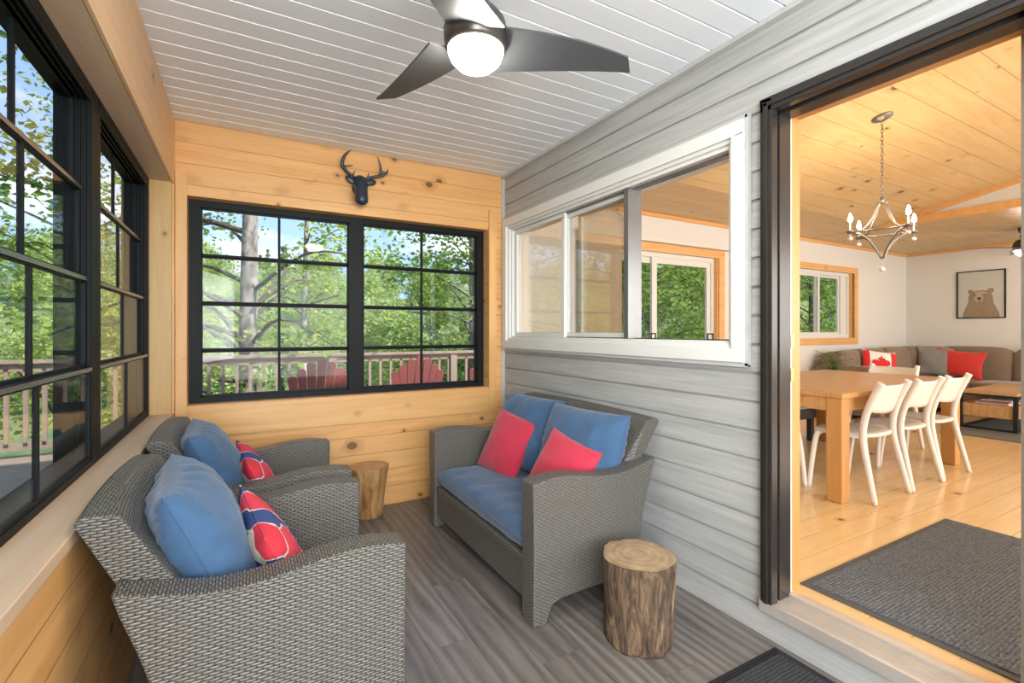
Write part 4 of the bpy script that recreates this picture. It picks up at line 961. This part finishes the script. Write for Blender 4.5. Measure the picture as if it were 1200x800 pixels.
# ================================================================== potted plant behind the table
stn = empty('plant_stand', (6.45, 3.26, FL), 0, 'small white stand carrying the green plant behind the dining table', 'side table')
b = MB(); b.lathe([(0, .52), (.16, .52), (.16, .54), (0, .54)], n=28); b.build('tabletop', 'white_plastic', stn)
for k in range(3): b = MB(); a = k*2*PI/3; b.tube([(.13*math.cos(a), .13*math.sin(a), .52), (.15*math.cos(a), .15*math.sin(a), 0)], .012, 8); b.build('leg', 'white_plastic', stn)
pp = empty('potted_plant', (6.45, 3.26, FL+.54), 0, 'leafy green houseplant showing above the dining table', 'plant')
b = MB(); b.lathe([(0, 0), (.05, 0), (.07, .10), (.072, .11), (.062, .11), (.06, .09), (0, .09)], n=24); b.build('pot', 'pot', pp)
b = MB(); random.seed(11)
for k in range(34):
    a = random.uniform(0, 2*PI); h = random.uniform(.14, .34); rr = random.uniform(.03, .15); tip = Vector((rr*math.cos(a), rr*math.sin(a), h))
    b.tube([(0, 0, .09), tip*.6+Vector((0, 0, .05)), tip], .002, 4, mi=1)
    d = Vector((math.cos(a), math.sin(a), random.uniform(-.4, .4))).normalized(); s_ = d.cross(Vector((0, 0, 1))).normalized(); L_ = random.uniform(.07, .12)
    b.add([tip, tip+d*L_*.5+s_*L_*.32+Vector((0, 0, .006)), tip+d*L_, tip+d*L_*.5-s_*L_*.32+Vector((0, 0, .006))], [(0, 1, 2, 3)], 0)
b.build('leaves', ['leaf_house', 'leaf_house'], pp)

# ================================================================== bear picture
bp = empty('bear_picture', (XF, 2.90, 1.865), 0, 'black framed print of a brown bear on the pale wall', 'picture')
b = MB(); w, h = .28, .365
b.box(-.025, 0, -w, w, -h, -h+.014); b.box(-.025, 0, -w, w, h-.014, h); b.box(-.025, 0, -w, -w+.014, -h, h); b.box(-.025, 0, w-.014, w, -h, h); b.build('frame', 'black_frame', bp)
b = MB(); b.box(-.010, 0, -w+.012, w-.012, -h+.012, h-.012); b.build('paper', 'picture_paper', bp)
def disc(bm, pts, x): bm.add([(x, y, z) for y, z in pts]+[(x+.0015, y, z) for y, z in pts], [tuple(range(len(pts))), tuple(range(len(pts), 2*len(pts)))[::-1]])
def ell(cy, cz_, ry, rz_, n=28): return [(cy+ry*math.cos(2*PI*i/n), cz_+rz_*math.sin(2*PI*i/n)) for i in range(n)]
b = MB(); disc(b, [(.215, -.352), (.20, -.27), (.16, -.17), (.14, -.10), (.145, -.04), (.12, .02), (.07, .055), (.02, .062), (-.03, .06), (-.08, .05), (-.125, .01), (-.14, -.05), (-.14, -.12), (-.17, -.20), (-.205, -.28), (-.215, -.352)], -.0118)
disc(b, ell(.115, .045, .034, .034), -.0125); disc(b, ell(-.115, .055, .036, .036), -.0125); b.build('bear', 'bear_fur', bp)
b = MB(); disc(b, ell(.02, -.06, .052, .060), -.0135); disc(b, ell(.0, .02, .07, .026), -.0132); b.build('muzzle', 'bear_fur_light', bp)
b = MB(); disc(b, ell(.015, -.062, .026, .019), -.0150); disc(b, ell(-.045, -.005, .009, .007), -.0150); disc(b, ell(.07, -.005, .009, .007), -.0150); disc(b, ell(.015, -.105, .018, .006), -.0150); b.build('face', 'bear_dark', bp)
b = MB(); b.box(-.019, -.0175, -w+.013, w-.013, -h+.013, h-.013); b.build('glass_cover', 'glass', bp)

# ================================================================== outside: adirondack chairs and railing
def adirondack(loc, rz, label):
    r = empty('adirondack_chair', loc, rz, label, 'chair', 'red slatted deck chairs'); m = 'adirondack_red'
    # faces +y
    hs = [.60, .68, .75, .79, .75, .68, .60]
    for i in range(7):
        a = (i-3)*R(3.0); b = MB(); h = hs[i]; w = .036
        pts = [(-w, 0), (w, 0), (w*1.32, h-.035), (w*.9, h-.010), (0, h), (-w*.9, h-.010), (-w*1.32, h-.035)]
        M = Matrix.Translation(((i-3)*.070, .0, .26)) @ Matrix.Rotation(R(18), 4, 'X') @ Matrix.Rotation(a, 4, 'Y')
        vs = [M @ Vector((x, 0, z)) for x, z in pts]+[M @ Vector((x, .02, z)) for x, z in pts]; n = 7
        b.add(vs, [tuple(range(n)), tuple(range(n, 2*n))[::-1]]+[(k, (k+1) % n, n+(k+1) % n, n+k) for k in range(n)]); b.build('back_slat', m, r)
    b = MB()
    for i in range(6): b.box(-.26, .26, .02+i*.085, .095+i*.085, .26+i*.018, .278+i*.018)
    b.build('seat', m, r)
    for sg in (-1, 1):
        b = MB(); b.box(sg*.29-.012, sg*.29+.012, .42, .52, 0, .54); b.build('front_leg', m, r)
        b = MB(); b.prism([(-.28, 0), (-.18, 0), (.52, .30), (.52, .38), (.42, .38)], 0, sg*.27-.012, sg*.27+.012); b.build('side_rail', m, r)
        b = MB(); b.box(sg*.32-.065, sg*.32+.065, -.22, .56, .54, .562); b.build('armrest', m, r)
        b = MB(); b.box(sg*.28-.012, sg*.28+.012, -.14, -.06, .10, .54); b.build('rear_post', m, r)
    b = MB(); b.box(-.33, .33, -.16, -.135, .49, .545); b.build('back_brace', m, r)
    return r
a0 = adirondack((.765, 5.92, -.02), 0, 'red wooden deck chair seen through the left half of the end window')
for x, y, lb in ((1.93, 6.02, 'red wooden deck chair seen through the right half of the end window'), (2.98, 6.02, 'red wooden deck chair cut off by the right edge of the end window')):
    c = copy_tree(a0, None, lb); c.location = (x, y, -.02)
def railing(x0, y0, x1, y1, label, posts):
    Lr = math.hypot(x1-x0, y1-y0); rz = math.atan2(y1-y0, x1-x0); r = empty('deck_railing', (x0, y0, -.02), rz, label, 'railing')
    b = MB(); b.box(0, Lr, -.07, .07, .985, 1.02); b.box(0, Lr, -.02, .02, .90, .985); b.build('top_rail', 'rail_wood', r)
    b = MB(); b.box(0, Lr, -.02, .02, .08, .16); b.build('bottom_rail', 'rail_wood', r)
    for p_ in posts: b = MB(); b.box(p_-.05, p_+.05, -.05, .05, 0, .985); b.build('post', 'rail_wood', r)
    k = int(Lr/.147); me = None
    for i in range(k):
        x = .08+i*.147
        if any(abs(x-p_) < .075 for p_ in posts): continue
        if me is None: b = MB(); b.box(-.018, .018, -.02, .02, .12, .93); o = b.build('baluster', 'rail_wood', r); me = o
        else: o = me.copy(); C.objects.link(o)
        o.parent = r; o.location = (x, .0, 0)
railing(-2.5, 6.85, 8.3, 6.85, 'weathered wooden railing along the far edge of the deck', (.05, 1.75, 3.55, 5.3, 7.0, 8.7, 10.7))
railing(-2.5, -2.9, -2.5, 6.78, 'weathered wooden railing outside the long windows', (.05, 1.6, 3.2, 4.8, 6.4, 8.0, 9.6))

# ================================================================== trees
random.seed(21)
def leaf_cloud(name, blobs, nper, size, mat, parent=None, drop=.2):
    b = MB(); vs = []; fs = []
    for (c, r) in blobs:
        c = Vector(c)
        for _ in range(nper):
            d = Vector((random.gauss(0, 1), random.gauss(0, 1), random.gauss(0, 1))).normalized()*(random.random()**.45)
            q = c+Vector((d.x*r[0], d.y*r[1], d.z*r[2])); s_ = size*random.uniform(.6, 1.3)
            e = Euler((random.uniform(-1, 1), random.uniform(-1, 1), random.uniform(0, 6.28))).to_matrix()
            k = len(vs)
            vs += [q+e @ Vector(p_) for p_ in ((0, -s_*.5, 0), (s_*.42, 0, s_*.12), (0, s_*.6, 0), (-s_*.42, 0, s_*.12))]; fs.append((k, k+1, k+2, k+3))
    me = bpy.data.meshes.new(name); me.from_pydata(vs, [], fs); me.materials.append(MATS[mat]); o = bpy.data.objects.new(name, me); C.objects.link(o)
    if parent: o.parent = parent
    return o
def tree(x, y, h, r0, spread, tm, lm, label, group, nb=16, nper=260, lsize=.13, low=.3, lean=(0, 0), z0=-2.8, cat='tree', seed=1):
    random.seed(seed); r = empty('tree', (x, y, z0), 0, label, cat, group); b = MB()
    P = [(lean[0]*f+.08*h*.05*math.sin(f*5+seed), lean[1]*f, h*f) for f in [i/8 for i in range(9)]]
    b.tube(P, [r0*(1-.75*i/8) for i in range(9)], 12)
    blobs = []
    for k in range(nb):
        f = random.uniform(low, 1.0); a = random.uniform(0, 2*PI); L_ = spread*random.uniform(.45, 1)*(1-.45*f+.15); s_ = Vector((lean[0]*f, lean[1]*f, h*f))
        e = s_+Vector((L_*math.cos(a), L_*math.sin(a), random.uniform(-.1, .5)*L_)); m_ = s_.lerp(e, .5)+Vector((random.uniform(-.2, .2), random.uniform(-.2, .2), .15*L_))
        b.tube(tr([s_, m_, e], 4), [r0*(.27-.23*i/8)*(1-.5*f) for i in range(9)], 6, mi=1)
        for g_ in (.55, .85, 1.05):
            c = s_.lerp(e, g_)+Vector((random.uniform(-.3, .3), random.uniform(-.3, .3), random.uniform(-.1, .35))); blobs.append((c, (spread*.26, spread*.26, spread*.13)))
    b.build('trunk', [tm, 'trunk_dark'], r)
    leaf_cloud('crown', blobs, nper//3, lsize, lm, r)
    return r
GD = 'leafy trees standing by the deck'
t_a = tree(.12, 9.3, 10.5, .21, 3.0, 'trunk_grey', 'leaf_bright', 'tall tree with a thick pale grey trunk beyond the deck railing', GD, nb=36, nper=190, lsize=.085, low=.22, seed=3)
tree(1.02, 11.0, 10, .085, 2.2, 'trunk_birch', 'leaf_bright', 'slender white-barked birch beyond the deck railing', GD, nb=22, nper=120, lsize=.10, low=.3, lean=(.3, 0), seed=8)
tree(4.9, 11.4, 8.6, .10, 2.6, 'trunk_dark', 'leaf_bright', 'tree reaching in at the right side of the end window', GD, nb=16, nper=130, lsize=.09, low=.22, lean=(.6, 0), seed=5)
tree(-2.6, 11.0, 10, .13, 3.2, 'trunk_grey', 'leaf_bright', 'tree behind the left edge of the end window', GD, nb=20, nper=150, lsize=.10, low=.2, seed=12)
GL = 'leafy trees outside the long windows'
base = tree(-6.2, 3.4, 12.5, .16, 3.3, 'trunk_dark', 'leaf_mid', 'tree outside the long side windows', GL, nb=42, nper=360, lsize=.12, low=.12, seed=31)
for i, (x, y, rz, s_) in enumerate(((-7.4, 7.6, 1.2, 1.0), (-5.2, 10.0, 2.9, .95), (-9.5, .6, 4.0, 1.1), (-10.5, 5.2, 5.1, 1.15), (-9.2, 12.5, .5, 1.2), (-13, 9, 1.9, 1.35), (-13.5, 1.5, 3.6, 1.35), (-7.0, -3.5, 2.4, 1.1))):
    c = copy_tree(base); c.location = (x, y, -2.8); c.rotation_euler = (0, 0, rz); c.scale = (s_, s_, s_)
GH = 'leafy trees behind the house'
base2 = tree(7.8, 9.0, 9, .15, 3.0, 'trunk_dark', 'leaf_mid', 'tree seen through the glass of the house far wall', GH, nb=26, nper=300, lsize=.13, low=.15, seed=41)
for i, (x, y, rz, s_) in enumerate(((10.6, 10.4, 1.5, 1.0), (14.2, 9.0, 2.2, 1.0), (17.5, 9.6, 3.3, 1.0), (9.2, 14.5, 4.4, 1.2), (13.5, 14, .6, 1.25), (19.5, 12.5, 5.2, 1.2), (6.6, 14.5, 3.9, 1.1))):
    c = copy_tree(base2); c.location = (x, y, -2.8); c.rotation_euler = (0, 0, rz); c.scale = (s_, s_, s_)
# hillside woods: individual small-looking trees
def far_tree(mat, seed, name='tree'):
    random.seed(seed); r = empty(name, (0, 0, 0), 0, 'distant tree on the wooded hillside', 'tree', 'trees on the hillside'); b = MB(); b.tube([(0, 0, 0), (0, 0, 5)], [.3, .15], 6); b.build('trunk', 'trunk_dark', r)
    bl = []
    for k in range(9):
        z = random.uniform(2.5, 8.5); q = (1-abs(z-5)/6)*2.1; bl.append(((random.uniform(-q, q), random.uniform(-q, q), z), (1.7, 1.7, 1.3)))
    leaf_cloud('crown', bl, 330, .30, mat, r); return r
def far_pine(seed):
    random.seed(seed); r = empty('pine_tree', (0, 0, 0), 0, 'distant dark conifer on the wooded hillside', 'tree', 'conifers on the hillside'); b = MB(); b.tube([(0, 0, 0), (0, 0, 11)], [.25, .03], 6); b.build('trunk', 'trunk_dark', r)
    bl = [((0, 0, 2+k*.95), (2.3*(1-k/10.5), 2.3*(1-k/10.5), .45)) for k in range(10)]; leaf_cloud('crown', bl, 170, .28, 'leaf_pine', r); return r
protos = [far_tree('leaf_hill', 1), far_tree('leaf_hill', 2), far_tree('leaf_mid', 3), far_pine(4)]
random.seed(99); used = set(); cnt = 0
spots = []
for ring_d in (28, 33, 39, 46, 54, 63, 73, 84, 96, 108):
    na = int(8+ring_d*.28)
    for k in range(na):
        a = R(-8)+R(150)*(k+random.uniform(-.35, .35))/na
        spots.append((2+ring_d*math.cos(a)*random.uniform(.95, 1.05), 2+ring_d*math.sin(a)*random.uniform(.95, 1.05), ring_d))
for (x, y, d) in spots:
    if x > -3 and x < 22 and y < 13: continue
    j = random.choice((0, 0, 1, 1, 2, 3)); pr_ = protos[j]
    c = pr_ if j not in used else copy_tree(pr_); used.add(j)
    z = min(gz(x, y), 9)-.8 if d > 26 else -3.2
    s_ = random.uniform(.75, 1.15)*(.72 if d < 40 else 1.0); c.location = (x, y, z); c.rotation_euler = (0, 0, random.uniform(0, 6.28)); c.scale = (s_, s_, s_*random.uniform(.9, 1.1))
